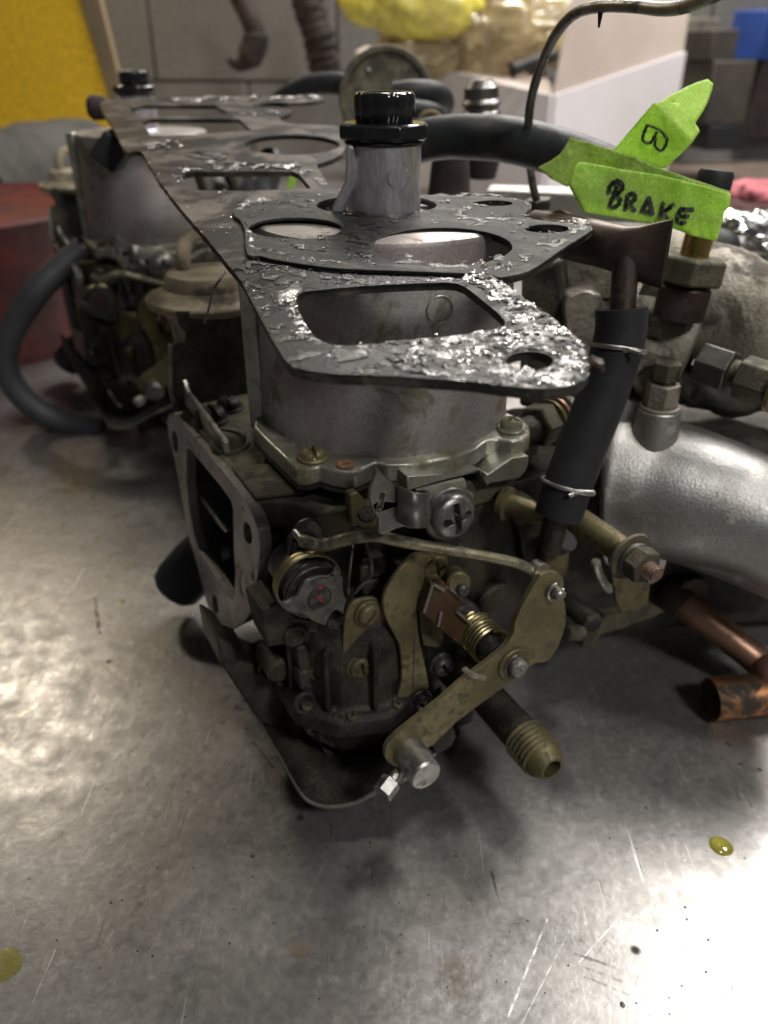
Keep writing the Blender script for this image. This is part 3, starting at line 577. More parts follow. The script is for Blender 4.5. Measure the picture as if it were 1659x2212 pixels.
# light webs behind the clamp
P5 = [pa(x, y, 19.6) for x, y in cI([(60, 1190), (330, 1170), (600, 1130), (680, 1175), (870, 1045), (1000, 1030), (985, 1130), (930, 1200), (700, 1240), (680, 1260), (620, 1150), (330, 1220), (60, 1300)])]
obj('front_web', plate(P5, A*1.0), M['alu'], carb, bevel=.08)
P6 = [pa(x, y, 19.9) for x, y in cB([(180, 440), (240, 420), (390, 590), (380, 660), (250, 665), (190, 640)])]
obj('clamp_foot', plate(P6, A*.4), M['zincD'], carb, bevel=.06)
obj('clamp_foot_bolt', cyl(pa(*cB([(300, 560)])[0], 20), pa(*cB([(300, 560)])[0], 19.75), .32, 20, ch=.06), M['grime'], carb)
obj('shaft_column', plate([pa(x, y, 19.2) for x, y in cB([(700, 640), (945, 640), (935, 960), (820, 960), (760, 800)])], A*1.2), M['grime'], carb, bevel=.25, seg=3)
# yellow plates
L1 = [(745, 1340), (752, 1318), (765, 1300), (800, 1292), (818, 1298), (828, 1330), (836, 1390), (850, 1462), (830, 1466), (790, 1462), (762, 1448), (742, 1432)]
obj('yellow_plate', plate([pa(x, y, 19.1) for x, y in sm(L1, 2)], A*.16), M['zincD'], carb, bevel=.04)
screw(carb, pa(794, 1325, 19.05), -A, .40, .3, M['zincD'], 'slot', .8)
screw(carb, pa(776, 1438, 19.05), -A, .42, .3, M['zincD'], 'cross', .1)
L2 = [(905, 1196), (880, 1212), (850, 1248), (830, 1286), (829, 1318), (840, 1350), (862, 1392), (868, 1440), (866, 1480), (858, 1505), (872, 1522), (900, 1524), (926, 1500), (922, 1450), (908, 1390), (902, 1340), (903, 1300), (918, 1262), (945, 1232), (950, 1205)]
obj('curved_lever', plate([pa(x, y, 18.7) for x, y in sm(L2, 2)], A*.18), M['zinc'], carb, bevel=.04)
L3 = [(905, 1300), (935, 1330), (960, 1345), (958, 1390), (945, 1400), (915, 1395), (908, 1360)]
obj('inner_plate', plate([pa(x, y, 19.0) for x, y in L3], A*.2), M['zincD'], carb, bevel=.04)
L4 = cL([(298, 690), (395, 745), (455, 725), (520, 790), (575, 815), (545, 905), (515, 945), (640, 1040), (705, 1110), (665, 1150), (690, 1240), (650, 1295), (590, 1285), (390, 1115), (220, 975)])
chn = obj('channel_bracket', plate([pa(x, y, 18.2) for x, y in L4], A*.9), M['brown'], carb, bevel=.06)
bm = bmesh.new()
for a_, b_ in (((305, 695), (395, 755)), ((300, 700), (222, 950)), ((515, 945), (705, 1110)), ((375, 950), (350, 1075)), ((450, 730), (560, 820))):
    p, q = [pa(x, y, 18.1) for x, y in cL([a_, b_])]; tube([p, q], .055, 6, bm)
obj('channel_edge', bm, M['alu'], chn)
screw(carb, pa(935, 1222, 18.9), -A, .46, .35, M['zincD'], 'cross', .2)
obj('pivot_collar', cyl(pa(978, 1246, 19.0), pa(992, 1262, 18.2), .42, 28, ch=.08), M['zincD'], carb)
obj('pivot_tip', cyl(pa(993, 1268, 18.3), pa(1003, 1280, 17.9), .22, 20, ch=.06), M['steelD'], carb)
# throttle shaft with spring
s0 = pa(1010, 1318, 19.6); s1 = s0-A*3.0
shaft_dir = -A
cS = pa(1052, 1388, 17.6)
obj('shaft_sleeve', lathe([(0, 3.2), (.60, 3.2), (.62, 1.7), (.66, 1.65), (.66, 1.45), (.60, 1.4), (.60, .9), (.5, .8), (.5, -.8), (0, -.8)], cS, A, 36), M['steelD'], carb)
obj('throttle_spring', helix(cS+A*.95, -A, .66, 8, .155, .072, 30), M['spring'], carb)
screw(carb, pa(952, 1434, 18.9), -A, .40, .4, M['steelD'], 'cross', .5)
screw(carb, pa(908, 1512, 18.6), -A, .38, .4, M['steelD'], 'cross', .9)
# main lever
ML = cL([(1270, 618), (1310, 596), (1365, 585), (1430, 598), (1472, 640), (1482, 700), (1466, 790), (1492, 870), (1500, 960), (1492, 1080), (1440, 1240), (1385, 1335), (1340, 1385), (1290, 1402), (1220, 1408), (1150, 1455), (1080, 1515), (900, 1655)])
ML += cD([(1110, 705), (960, 815), (800, 935), (640, 1092), (600, 1110), (560, 1160), (500, 1230), (420, 1245), (345, 1215), (318, 1175), (318, 1120), (345, 1070), (400, 1015), (520, 920), (690, 790), (850, 648), (990, 548), (1130, 430), (1190, 330)])
ML += cL([(1040, 1040), (1100, 905), (1200, 725)])
mlv = obj('throttle_lever', plate([pa(x, y, 16.4) for x, y in ML], A*.2), M['zinc'], carb, bevel=.045, seg=3)
c = pa(*cL([(1025, 1410)])[0], 16.4)
obj('pivot_washer', lathe([(.3, 0), (.62, 0), (.64, .04), (.60, .1), (.3, .1)], c, -A, 32), M['zincD'], mlv)
obj('pivot_pin', cyl(c+A*.3, c-A*.42, .34, 28, ch=.07), M['steel'], mlv)
obj('circlip', tube([c-A*.12+frame(-A)[0]*math.cos(t)*.42+frame(-A)[1]*math.sin(t)*.42 for t in [i*.22 for i in range(24)]], .05, 8), M['steelD'], mlv)
c = pa(*cL([(1385, 745)])[0], 16.4)
obj('rod_pin', cyl(c+A*.9, c-A*.45, .20, 20, ch=.05), M['steel'], mlv)
obj('pin_clip', tube([c-A*.12+frame(-A)[0]*math.cos(t)*.30+frame(-A)[1]*math.sin(t)*.30 for t in [i*.25 for i in range(20)]], .06, 8), M['steel'], mlv)
obj('eye_collar', lathe([(0, .1), (.34, .1), (.36, .2), (.30, .5), (.22, .6), (0, .6)], pa(*cL([(1300, 612)])[0], 16.5), A, 24), M['steel'], mlv)
tb = spline([pa(x, y, 16.2) for x, y in cD([(852, 575), (880, 600), (930, 625), (990, 640)])], 4)
obj('stop_tab', tube(tb, .10, 8, flat=.6), M['alu'], mlv)
c0 = pa(*cD([(480, 1135)])[0], 16.35); c1 = c0-A*1.15
obj('cable_barrel', lathe([(0, -.1), (.56, -.1), (.56, 1.08), (.50, 1.16), (0, 1.17)], c0, -A, 40), M['steel'], mlv)
hp = c0-A*.45; hd = (V((-.55, -.75, .55))).normalized()
obj('hole_shade_disc', lathe([(0, 0), (.09, 0), (.09, .02), (0, .02)], hp+hd*.545, hd, 16), M['dark'], mlv)  # near black disc painted as the shade of a hole
q0 = pa(*cD([(395, 1290)])[0], 16.1); dr = (pa(*cD([(330, 1375)])[0], 15.9)-q0).normalized()
obj('barrel_bolt', hexnut(q0+dr*.25-Z*0, q0+dr*.25+dr*.55, .36, cyl(q0-dr*.1, q0+dr*.3, .2, 16)), M['steel'], mlv)
obj('lever_back_spur', plate([pa(x, y, 17.3) for x, y in cD([(640, 1100), (780, 960), (800, 1030), (770, 1100), (700, 1140), (660, 1150)])], A*.3), M['grime'], carb, bevel=.06)
# connector on the right of the lever
obj('shaft_stub', cyl(pa(1222, 1366, 17.9), pa(1256, 1368, 17.9), .30, 20, ch=.05), M['grimeL'], carb)
# threaded pipe pointing at the camera
e = pa(1193, 1662, 14.3); d_ = -A
p0 = e+A*6.0
obj('fuel_inlet_tube', lathe([(0, 0), (.66, 0), (.68, 2.0), (.70, 4.3)], p0, d_, 32), M['grime'], carb)
obj('inlet_thread', threaded(p0+d_*4.3, e, .80, .20, 36, depth=.10, bore=.36, tip=.40), M['zincD'], carb)
# heat shield plate under the carburettor
sh = [pa(x, y, 20.4) for x, y in cC([(385, 220), (450, 340), (540, 460), (555, 620)])]
sp = [py(545, 1528, 24.0), py(575, 1580, 22.8), py(610, 1640, 21.4), py(648, 1708, 20.0), py(672, 1732, 19.6), py(712, 1742, 19.4), py(770, 1732, 19.4), py(830, 1700, 19.6), py(900, 1668, 19.8), py(960, 1600, 21.2)]
sp = spline(sp, 4)
bm = bmesh.new(); va = [bm.verts.new(p) for p in sp]; vb = [bm.verts.new(p+V((0, 0, .85))) for p in sp]; vc = [bm.verts.new(p+V((0.0, 2.6, .25))) for p in sp]
for i in range(len(sp)-1): bm.faces.new((va[i], va[i+1], vc[i+1], vc[i]))
shd = obj('heat_shield', bm, M['grime'], carb); m_ = shd.modifiers.new('solid', 'SOLIDIFY'); m_.thickness = .14*U
obj('shield_edge', tube(sp, .085, 8), M['alu'], shd)
q = [pb(x, y, 7.0) for x, y in [(455, 1330), (478, 1372), (500, 1400), (508, 1440), (500, 1500), (480, 1440), (462, 1390)]]
obj('shield_side', plate(q, B*.15), M['alu'], shd, bevel=.03)
# rubber boot seen left of the flange
bt = [pb(455, 1150, 7.6), pb(430, 1190, 6.6), pb(405, 1235, 5.4), pb(385, 1272, 4.4)]
obj('rubber_boot', lathe([(0, -4.2), (.9, -4.2), (1.0, -2.2), (1.25, -1.2), (1.36, .2), (1.25, .75), (.92, 1.08), (.4, 1.22), (0, 1.26)], py(398, 1248, 33.0), (-.55, -.30, -.66), 40), M['rubber2'], carb)
# right hand fittings: union nut with copper washers
n0 = pa(1165, 918, 21.6)
bd = (B*.9+A*.25+Z*.0).normalized()
obj('union_nut', hexnut(n0-bd*.35, n0+bd*.45, .82, rot=.3), M['grimeL'], carb)
obj('union_washer', lathe([(.4, 0), (.85, 0), (.85, .12), (.4, .12)], n0+bd*.50, bd, 36, closed=True), M['zinc'], carb)
obj('union_washer', lathe([(.4, 0), (.98, 0), (.98, .14), (.4, .14)], n0+bd*.68, bd, 36, closed=True), M['copper'], carb)
obj('union_washer', lathe([(.4, 0), (1.1, 0), (1.1, .3), (.4, .3)], n0+bd*.88, bd, 36, closed=True), M['cast'], carb)
obj('union_shaft', cyl(n0-bd*2.0, n0-bd*.35, .5, 24, ch=.06), M['grime'], carb)
obj('screw_lug', plate([pd(x, y, 12.2) for x, y in [(1058, 962), (1142, 950), (1146, 930), (1128, 905), (1080, 895)]], (0, 0, -2.0)), M['grime'], carb, bevel=.2)
# cone pin and lower right clutter
c = pa(1118, 1096, 19.4)
obj('cone_pin', lathe([(0, -.6), (.62, -.6), (.62, -.35), (.40, -.3), (.40, .5), (.10, 1.35), (0, 1.36)], c, (bd*.4-A*.9), 28), M['zincD'], carb)
bm = bmesh.new()
cyl(pa(1205, 1180, 18.6), pa(1228, 1170, 18.0), .36, 20, bm, ch=.05)
obj('side_knob', bm, M['grime'], carb)
obj('side_arm', plate([pa(x, y, 18.8) for x, y in [(1180, 1170), (1215, 1150), (1235, 1165), (1230, 1240), (1200, 1265), (1180, 1230)]], A*.5), M['zincD'], carb, bevel=.12)
# bracket rail going right to the brass pin
rail = [pa(x, y, 19.5) for x, y in cP([(480, 1500), (660, 1480), (780, 1450), (850, 1400), (950, 1460), (860, 1500), (700, 1560), (560, 1600), (520, 1690), (450, 1680), (480, 1600)])]
obj('lower_rail', plate(rail, A*.6), M['grimeL'], carb, bevel=.1)
obj('white_seal', tube(spline([pa(x, y, 19.6) for x, y in cP([(530, 1150), (545, 1220), (580, 1290), (620, 1330)])], 5), [.12]+[.2]*14+[.1], 10), M['alu'], carb)
P7 = [pa(x, y, 17.6) for x, y in cP([(620, 1160), (640, 1100), (700, 1080), (850, 1120), (860, 1300), (850, 1400), (790, 1440), (690, 1465), (660, 1400)])]
obj('pin_plate', plate(P7, A*.16), M['zincD'], carb, bevel=.05)

# greasy pedestal keeps the assembly off the bench
obj('mounting_foot', box(ab(25.6, 13.5, 23.9), 6, 4.5, 2.2), M['grime'], carb, bevel=.4)

# brass pin through the right bracket
pin = thing('pivot_pin', pa(1240, 1122, 18.5), 'yellow brass pivot pin with washers, nut and copper red threaded end', 'bolt')
ed = pa(1420, 1243, 15.2)
o_ = V(ORG[pin.name])
st_ = ed+A*6.2
obj('pin_body', cyl(st_, ed+A*1.1, .50, 36, ch=.05), M['zinc'], pin)
obj('washer', lathe([(.3, 0), (.86, 0), (.90, .05), (.86, .14), (.3, .14)], ed+A*1.35, -A, 40), M['grimeL'], pin)
obj('washer', lathe([(.3, 0), (.62, 0), (.62, .16), (.3, .16)], ed+A*1.15, -A, 40), M['steel'], pin)
obj('nut', hexnut(ed+A*1.0, ed+A*.45, .66, rot=.2), M['grimeL'], pin, bevel=.03)
obj('thread', threaded(ed+A*.5, ed-A*.0, .30, .11, 24), M['copper'], pin)

# ------------------------------------------------------------------ rear carburettor: the same casting further up the row
SH = V((-16.9, 33.1, 0))
def kids(o): return [c for c in bpy.data.objects if c.parent == o]
def copy_tree(o, parent=None):
    c = o.copy(); COL.objects.link(c); c.parent = parent
    for ch in kids(o): copy_tree(ch, c)
    return c
skip = {'clamp_roll'}
rear = copy_tree(carb); rear.location = (V((0, 28.2, 0))+SH)*U
rear['label'] = 'farther carburettor, out of focus at the left behind the gasket, purplish dusty chamber'

# ------------------------------------------------------------------ the long gasket lying over both
gk = thing('manifold_gasket', pg(600, 500), 'long brown and black gasket with large holes and wet sealant, lying over the carburettors', 'gasket')
out = [(215, 222), (242, 272), (269, 325), (283, 328), (298, 326), (311, 336), (343, 390), (397, 458), (447, 516), (480, 556), (500, 580), (522, 607), (546, 653), (570, 698), (594, 742), (612, 772), (632, 794), (666, 803), (723, 810), (800, 813), (863, 816), (950, 822), (1031, 828), (1090, 837), (1143, 842), (1190, 843), (1227, 838), (1252, 828), (1268, 815), (1275, 798), (1274, 780), (1266, 762), (1250, 742), (1228, 722), (1199, 697), (1171, 676), (1137, 651), (1101, 623), (1075, 600), (1103, 596), (1143, 585), (1180, 563), (1213, 539), (1250, 516), (1279, 497), (1276, 490), (1262, 485), (1180, 478), (1135, 468), (1147, 450), (1137, 434), (1059, 425), (905, 421), (830, 412), (742, 408), (713, 404), (698, 380), (684, 357), (700, 350), (738, 334), (748, 302), (735, 276), (700, 270), (640, 268), (612, 262), (604, 254), (622, 247), (630, 241), (618, 234), (590, 231), (552, 231), (546, 227), (585, 221), (640, 222), (690, 217), (698, 211), (640, 208), (559, 207), (451, 209), (343, 212), (260, 215)]
H_near = [(639, 648), (645, 637), (656, 630), (714, 624), (800, 617), (896, 612), (961, 610), (986, 612), (1004, 619), (1024, 634), (1045, 651), (1072, 673), (1090, 690), (1093, 702), (1078, 709), (1031, 722), (950, 731), (863, 737), (798, 744), (740, 747), (714, 744), (694, 738), (680, 730), (663, 706), (645, 670)]
H_lip = ell(1144, 781, 52, 22, 28)
H_pipe = ell(813, 443, 130, 22); H_1 = ell(638, 493, 101, 23); H_2 = ell(955, 534, 151, 42, 56); H_a = ell(1064, 439, 43, 6.5, 24); H_b = ell(1182, 494, 47, 9.5, 24)
H_f1 = [(280, 235), (307, 227.5), (465, 227.5), (496, 245.5), (303, 254)]
H_f2 = [(307, 264), (325, 257), (516, 257), (543, 281.5), (460, 288), (368, 293), (325, 292)]
H_3 = [(393, 381), (402, 374), (418, 371), (631, 369.5), (645, 376), (655, 386), (672, 407), (540, 412), (418, 411), (403, 400)]
H_c = ell(631, 313, 103, 21.5)
hs = [H_near, H_lip, H_pipe, H_1, H_2, H_a, H_b, H_f1, H_f2, H_3, H_c]
def gp(l, off=0): return [pg(x, y, off) for x, y in l]
TK = .20
def jag(l, a=1.0):
    o = []
    for k_ in range(len(l)):
        p, q = V(l[k_][:2]), V(l[(k_+1) % len(l)][:2]); n_ = max(1, int((q-p).length/7))
        for m_ in range(n_): 
            c_ = p.lerp(q, m_/n_); o.append((c_.x+a*noise.noise(V((c_.x*.13, c_.y*.2, 3)))*2, c_.y+a*noise.noise(V((c_.x*.13, c_.y*.2, 9)))))
    return o
main = obj('gasket_plate', plate(gp(jag([tuple(q) for q in sm(out, 2)])), GN*-TK, [gp(h) for h in hs]), M['gask'], gk)
# near section is darker and oilier: a shim layer bonded on top
near = [(503, 583), (522, 609), (546, 655), (570, 700), (594, 744), (612, 773), (632, 793), (666, 801), (723, 808), (863, 813), (1031, 825), (1143, 839), (1190, 840), (1227, 835), (1250, 825), (1264, 812), (1270, 797), (1269, 780), (1262, 763), (1247, 744), (1199, 700), (1137, 654), (1072, 603), (980, 592), (850, 588), (700, 582), (590, 566), (530, 560)]
obj('shim_layer', plate(gp(near, .03), GN*-.03, [gp([(x, y) for x, y in H_near], .03), gp(H_lip, .03)]), M['gaskN'], gk)
p2 = [(508, 447), (503, 458), (508, 468), (520, 476), (529, 499), (529, 520), (533, 547), (545, 553), (562, 552), (580, 558), (656, 571), (735, 580), (863, 585), (1000, 590), (1055, 592), (1075, 599), (1103, 596), (1143, 585), (1180, 563), (1213, 539), (1250, 516), (1278, 497), (1262, 486), (1180, 479), (1133, 469), (1145, 450), (1135, 435), (1059, 426), (905, 423), (800, 420), (700, 417), (640, 423), (610, 430), (560, 436), (525, 440)]
obj('upper_gasket_layer', plate(gp(sm(p2, 2), .13), GN*-.095, [gp(h, .13) for h in (H_pipe, H_1, H_2, H_a, H_b)]), M['gask2'], gk, bevel=.02)

# sealant: rough wet heaps
def inpoly(x, y, P):
    c = False; j = len(P)-1
    for i in range(len(P)):
        xi, yi = P[i]; xj, yj = P[j]
        if (yi > y) != (yj > y) and x < (xj-xi)*(y-yi)/(yj-yi)+xi: c = not c
        j = i
    return c
def dist(x, y, P):
    d = 1e9
    for i in range(len(P)):
        (ax, ay), (bx, by) = P[i-1], P[i]; dx, dy = bx-ax, by-ay; L2 = dx*dx+dy*dy or 1e-9
        t = max(0, min(1, ((x-ax)*dx+(y-ay)*dy)/L2)); d = min(d, math.hypot(x-ax-dx*t, y-ay-dy*t))
    return d
def heap(poly, hgt, mt, base=.0, step=.07, holes=(), fs=3.2, cover=.42, name='sealant'):
    fs *= 1.8 if step < .1 else 1.0; hgt *= .38; step *= .72 if step < .1 else 1
    P = [(p.x, p.y) for p in gp(poly)]; HH = [[(p.x, p.y) for p in gp(h)] for h in holes]
    x0, x1 = min(p[0] for p in P), max(p[0] for p in P); y0, y1 = min(p[1] for p in P), max(p[1] for p in P)
    bm = bmesh.new(); G = {}
    nx, ny = int((x1-x0)/step)+1, int((y1-y0)/step)+1
    for i in range(nx+1):
        for j in range(ny+1):
            x, y = x0+i*step, y0+j*step
            x += .03*noise.noise(V((x*9, y*9, 1)))
            if not inpoly(x, y, P) or any(inpoly(x, y, h) for h in HH): continue
            d = min([dist(x, y, P)]+[dist(x, y, h) for h in HH])
            f = noise.fractal(V((x*fs, y*fs, hgt*7)), .8, 2.0, 5)
            g = noise.noise(V((x*.9, y*.9, 4)))
            e = min(1, d/.22)
            h = hgt*e*(.55+f*.9)+base
            if f+g*.5 < -cover and d > .02: continue
            if e < .25 and f < -.1: continue
            Yp = y; z = zz(GD-GT*(Yp-GY))+max(h, base+.004)
            G[i, j] = bm.verts.new((x, y, z))
    for (i, j), v in G.items():
        q = [G.get(k) for k in ((i, j), (i+1, j), (i+1, j+1), (i, j+1))]
        if all(q): bm.faces.new(q)
    o = obj(name, bm, mt, gk, ang=180, kind='stuff'); return o
sl = cH([(385, 292), (450, 268), (660, 262), (640, 290), (590, 345), (600, 430), (690, 590), (765, 700), (880, 745), (870, 785), (760, 760), (690, 750), (580, 730), (565, 650), (585, 600), (520, 520), (490, 440), (420, 350)])
heap(sl, .20, M['seal'], .03, .055, [H_near])
heap(cH([(925, 775), (1250, 755), (1659, 700), (1659, 760), (1290, 800), (1255, 870), (1080, 850), (960, 820)]), .16, M['seal'], .03, .05, [H_near])
big = cI([(20, 250), (60, 210), (0, 190), (0, 130), (250, 100), (560, 80), (700, 60), (850, 10), (860, -20), (1050, -40), (1200, 10), (1330, 80), (1440, 200), (1478, 300), (1478, 400), (1420, 460), (1250, 505), (1000, 515), (800, 490), (700, 500), (640, 440), (500, 400), (250, 330)])
M['wet'] = mat('wet_black_oil', (.008, .008, .007), .09, 0, (.014, .013, .011), 2, bump=.35, bsc=9, spec=.5)
heap(near, .05, M['wet'], .032, .07, [H_near, H_lip], fs=1.1, cover=-.12, name='oil_smear')
heap(p2, .05, M['wet'], .132, .08, [H_pipe, H_1, H_2, H_a, H_b], fs=1.0, cover=-.30, name='oil_smear')
heap(cI([(-330, 380), (-200, 300), (0, 240), (60, 210), (400, 300), (700, 500), (300, 440), (-100, 420)]), .12, M['sealB'], .03, .05, [H_near], fs=3, cover=0)
heap(big, .17, M['seal'], .03, .05, [H_near, H_lip], fs=2.8, cover=.30)
heap(cF([(430, 835), (520, 800), (560, 740), (640, 720), (720, 740), (735, 800), (850, 920), (980, 1015), (1160, 1140), (1320, 1260), (1250, 1290), (1000, 1250), (820, 1200), (860, 1130), (700, 1000), (560, 900), (480, 860)]), .24, M['seal'], .04, .05, [H_near], fs=3)
heap(cF([(540, 800), (570, 740), (640, 722), (715, 745), (730, 800), (760, 840), (700, 860), (600, 830)]), .34, M['sealT'], .05, .05, fs=3)
heap(cF([(700, 760), (880, 745), (910, 800), (860, 835), (770, 835)]), .26, M['sealB'], .10, .05, fs=4)
heap(cE([(690, 815), (800, 805), (1000, 850), (1220, 870), (1130, 910), (900, 890), (740, 905)]), .22, M['sealB'], .08, .05, fs=4)
heap(cE([(160, 400), (200, 330), (330, 300), (480, 285), (540, 310), (350, 340), (300, 400), (310, 460), (250, 470)]), .26, M['seal'], .08, .06, fs=3.5)
heap(cE([(250, 580), (330, 580), (370, 640), (400, 710), (440, 770), (330, 785), (270, 740)]), .26, M['seal'], .08, .05, fs=3.5)
heap(cE([(980, 1060), (1100, 1000), (1300, 1040), (1659, 1010), (1659, 1045), (1150, 1075)]), .12, M['sealT'], .02, .05, [H_near], fs=4, cover=.1)
heap(cF([(0, 865), (200, 835), (400, 845), (480, 870), (400, 885), (0, 890)]), .13, M['seal'], .03, .05, [H_near], fs=4, cover=.2)
heap(cF([(0, 700), (50, 680), (110, 700), (90, 740), (20, 735)]), .2, M['sealB'], .12, .05, fs=4)
def ring(h, k0, k1, hgt, mt, base=.1, a0=0, a1=1, step=.05):
    n = len(h); cx = sum(p[0] for p in h)/n; cy = sum(p[1] for p in h)/n; s = [int(a0*n)+i for i in range(int((a1-a0)*n)+1)]
    o_ = [(cx+(h[i % n][0]-cx)*k1, cy+(h[i % n][1]-cy)*k1) for i in s]; i_ = [(cx+(h[i % n][0]-cx)*k0, cy+(h[i % n][1]-cy)*k0) for i in reversed(s)]
    heap(o_+i_, hgt, mt, base, step, fs=5)
ring(H_1, 1.0, 1.16, .12, M['seal'], .1, .5, 1.02); ring(H_b, .98, 1.3, .12, M['seal'], .1, .5, 1.0); ring(H_a, .98, 1.4, .1, M['sealB'], .1, .5, 1.0)
ring(H_lip, .98, 1.5, .2, M['seal'], .05, 0, .98)
heap(cF([(1320, 400), (1440, 420), (1485, 470), (1400, 520), (1330, 470)]), .1, M['seal'], .12, .06, fs=5, cover=.1)
# far glints along the back edge and round the middle holes
heap([(340, 214), (696, 208), (694, 217), (560, 216), (450, 219), (345, 219)], .35, M['seal'], .02, .22, fs=1.2, cover=.25)
heap([(300, 314), (355, 306), (420, 313), (360, 325), (300, 323)], .3, M['seal'], .02, .16, fs=2, cover=.2)
heap([(372, 385), (392, 368), (470, 362), (560, 358), (640, 356), (668, 362), (700, 388), (712, 402), (690, 402), (655, 380), (632, 368), (418, 369), (398, 378), (400, 398), (390, 400)], .26, M['seal'], .02, .11, [H_3], fs=2.6, cover=.2)
heap([(393, 329), (450, 325), (480, 332), (500, 344), (450, 348), (400, 340)], .16, M['sealB'], .02, .12, fs=2.4)
heap([(440, 347), (530, 352), (640, 350), (640, 357), (520, 360), (445, 357)], .2, M['seal'], .02, .12, fs=2.4, cover=.2)
heap([(510, 247), (560, 240), (610, 240), (610, 250), (560, 254), (520, 252)], .2, M['seal'], .02, .2, fs=2.4, cover=.1)
heap(cE([(0, 470), (60, 465), (110, 510), (70, 530), (0, 520)]), .05, M['seal'], .0, .05, fs=4, cover=.0)
rr = random.Random(11)
def flakes(poly, n, smin, smax, mt, name, off=.05, holes=()):
    P = gp(poly, off); x0, x1 = min(p.x for p in P), max(p.x for p in P); y0, y1 = min(p.y for p in P), max(p.y for p in P); F = [(p.x, p.y) for p in P]; HH = [[(p.x, p.y) for p in gp(h)] for h in holes]
    bm = bmesh.new(); k = 0; tries = 0
    while k < n and tries < n*20:
        tries += 1; x, y = rr.uniform(x0, x1), rr.uniform(y0, y1)
        if not inpoly(x, y, F) or any(inpoly(x, y, h) for h in HH): continue
        if noise.noise(V((x*1.6, y*1.6, 8))) < rr.uniform(-.05, .4): continue
        z = zz(GD-GT*(y-GY))+off+rr.uniform(.0, .05); sz = rr.uniform(smin, smax); a0 = rr.uniform(0, 6.28)
        vs = [bm.verts.new((x+math.cos(a0+2*math.pi*i/5)*sz*rr.uniform(.5, 1.4), y+math.sin(a0+2*math.pi*i/5)*sz*rr.uniform(.5, 1.4), z+rr.uniform(0, .7)*sz)) for i in range(5)]; t = bm.verts.new((x, y, z+sz*.35))
        for i in range(5): bm.faces.new((vs[i], vs[(i+1) % 5], t))
        k += 1
    return obj(name, bm, mt, gk, ang=10, kind='stuff')
M['flake'] = mat('glint_flake', (.85, .83, .82), .22, 1, (.6, .58, .56), 5, bump=.2)  # bright metal flakes added as glints on the pale crust
flakes(big, 420, .014, .04, M['flake'], 'glint_flakes', .06, [H_near, H_lip])
flakes(cF([(430, 835), (560, 740), (735, 800), (980, 1015), (1320, 1260), (1250, 1290), (820, 1200), (560, 900)]), 420, .015, .045, M['flake'], 'glint_flakes', .08, [H_near])
flakes(sl, 120, .015, .04, M['flake'], 'glint_flakes', .06, [H_near])
flakes(near, 50, .010, .028, M['flake'], 'glint_flakes', .035, [H_near, H_lip])
flakes(near, 260, .012, .04, M['sealB'], 'dark_crumbs', .035, [H_near, H_lip])
flakes(p2, 30, .012, .035, M['flake'], 'glint_flakes', .135, [H_pipe, H_1, H_2, H_a, H_b])
flakes(p2, 200, .015, .05, M['sealB'], 'dark_crumbs', .135, [H_pipe, H_1, H_2, H_a, H_b])
flakes([(503, 583), (400, 470), (330, 380), (300, 330), (420, 318), (560, 350), (700, 400), (520, 440), (500, 470), (525, 555)], 70, .02, .05, M['flake'], 'glint_flakes', .01, [H_3, H_c])
# torn strip curling from the lip tip
tip = pg(1275, 782)
obj('torn_strand', tube(spline([tip, pg(1288, 785, .1), pg(1298, 790, .25), pg(1300, 802, .0)], 5), [.12, .14, .10, .12, .09, .1, .12, .08, .09, .07, .08, .06, .05, .06, .05, .03], 7, nz=.5), M['pipeB'], gk)
fb = [pg(486, 588, -.1), py(478, 600, 20.6), py(463, 622, 20.5), py(455, 650, 20.4), py(450, 672, 20.3), py(441, 700, 20.2)]
obj('dry_stalk', tube(spline(fb, 5), .035, 6, nz=.5), M['rust'], None, label='thin dark dry stalk dangling from the left edge of the gasket', cat='stalk', origin=fb[0])

# ------------------------------------------------------------------ intake side, right of the carburettors
def on(x, y, Y): return py(x, y, Y)
mf = thing('intake_manifold', on(1500, 1080, 26), 'bright sand cast aluminium intake manifold with a big rounded runner at the right', 'manifold')
pth = spline([on(1318, 1040, 30.0), on(1345, 1040, 29.8), on(1400, 1050, 29.3), on(1520, 1080, 28.2), on(1680, 1140, 27.0), on(1840, 1215, 26.0)], 6)
rad = [1.8, 2.5, 2.9, 3.1, 3.2, 3.25]+[3.25-.8*min(1, i/16) for i in range(len(pth)-6)]
obj('runner', tube(pth, rad, 64, nz=.015), M['mani'], mf)
obj('runner_lower', tube([p+V((.6, .2, -.9)) for p in pth[9:]], [2.3]*len(pth[9:]), 48), M['mani'], mf)
obj('end_face', plate([on(x, y, 29.0) for x, y in sm([(1322, 850), (1360, 868), (1400, 880), (1440, 900), (1462, 1000), (1460, 1120), (1430, 1240), (1390, 1262), (1335, 1235), (1300, 1190), (1300, 1000)], 3)], (.4, 3.2, 0)), M['mani'], mf, bevel=.55, seg=5)
bx = on(1425, 880, 28.6)
obj('bolt_pad', lathe([(0, -1.6), (.95, -1.6), (.80, 0), (0, 0)], bx, Z, 32), M['mani'], mf, bevel=.06)
hb = obj('mounting_bolt', hexnut(bx, bx+Z*1.02, .66, lathe([(0, -.02), (.78, -.02), (.78, .1), (.66, .12)], bx, Z, 32), rot=.45), M['cast'], mf, bevel=.03)
obj('bolt_head', hexnut(bx+Z*1.12, bx+Z*1.85, .54, cyl(bx+Z*1.0, bx+Z*1.14, .4, 20), rot=.3), M['grimeL'], hb, bevel=.03)
obj('glare_blocker', box((17.4, 32.9, 6.0), 26, 5.6, 10.2, (V((.96, .1, 0)), V((-.1, .96, 0)), Z)), M['grime'], mf, bevel=1.2, seg=4)  # dark block added to keep lamp glare off the bench
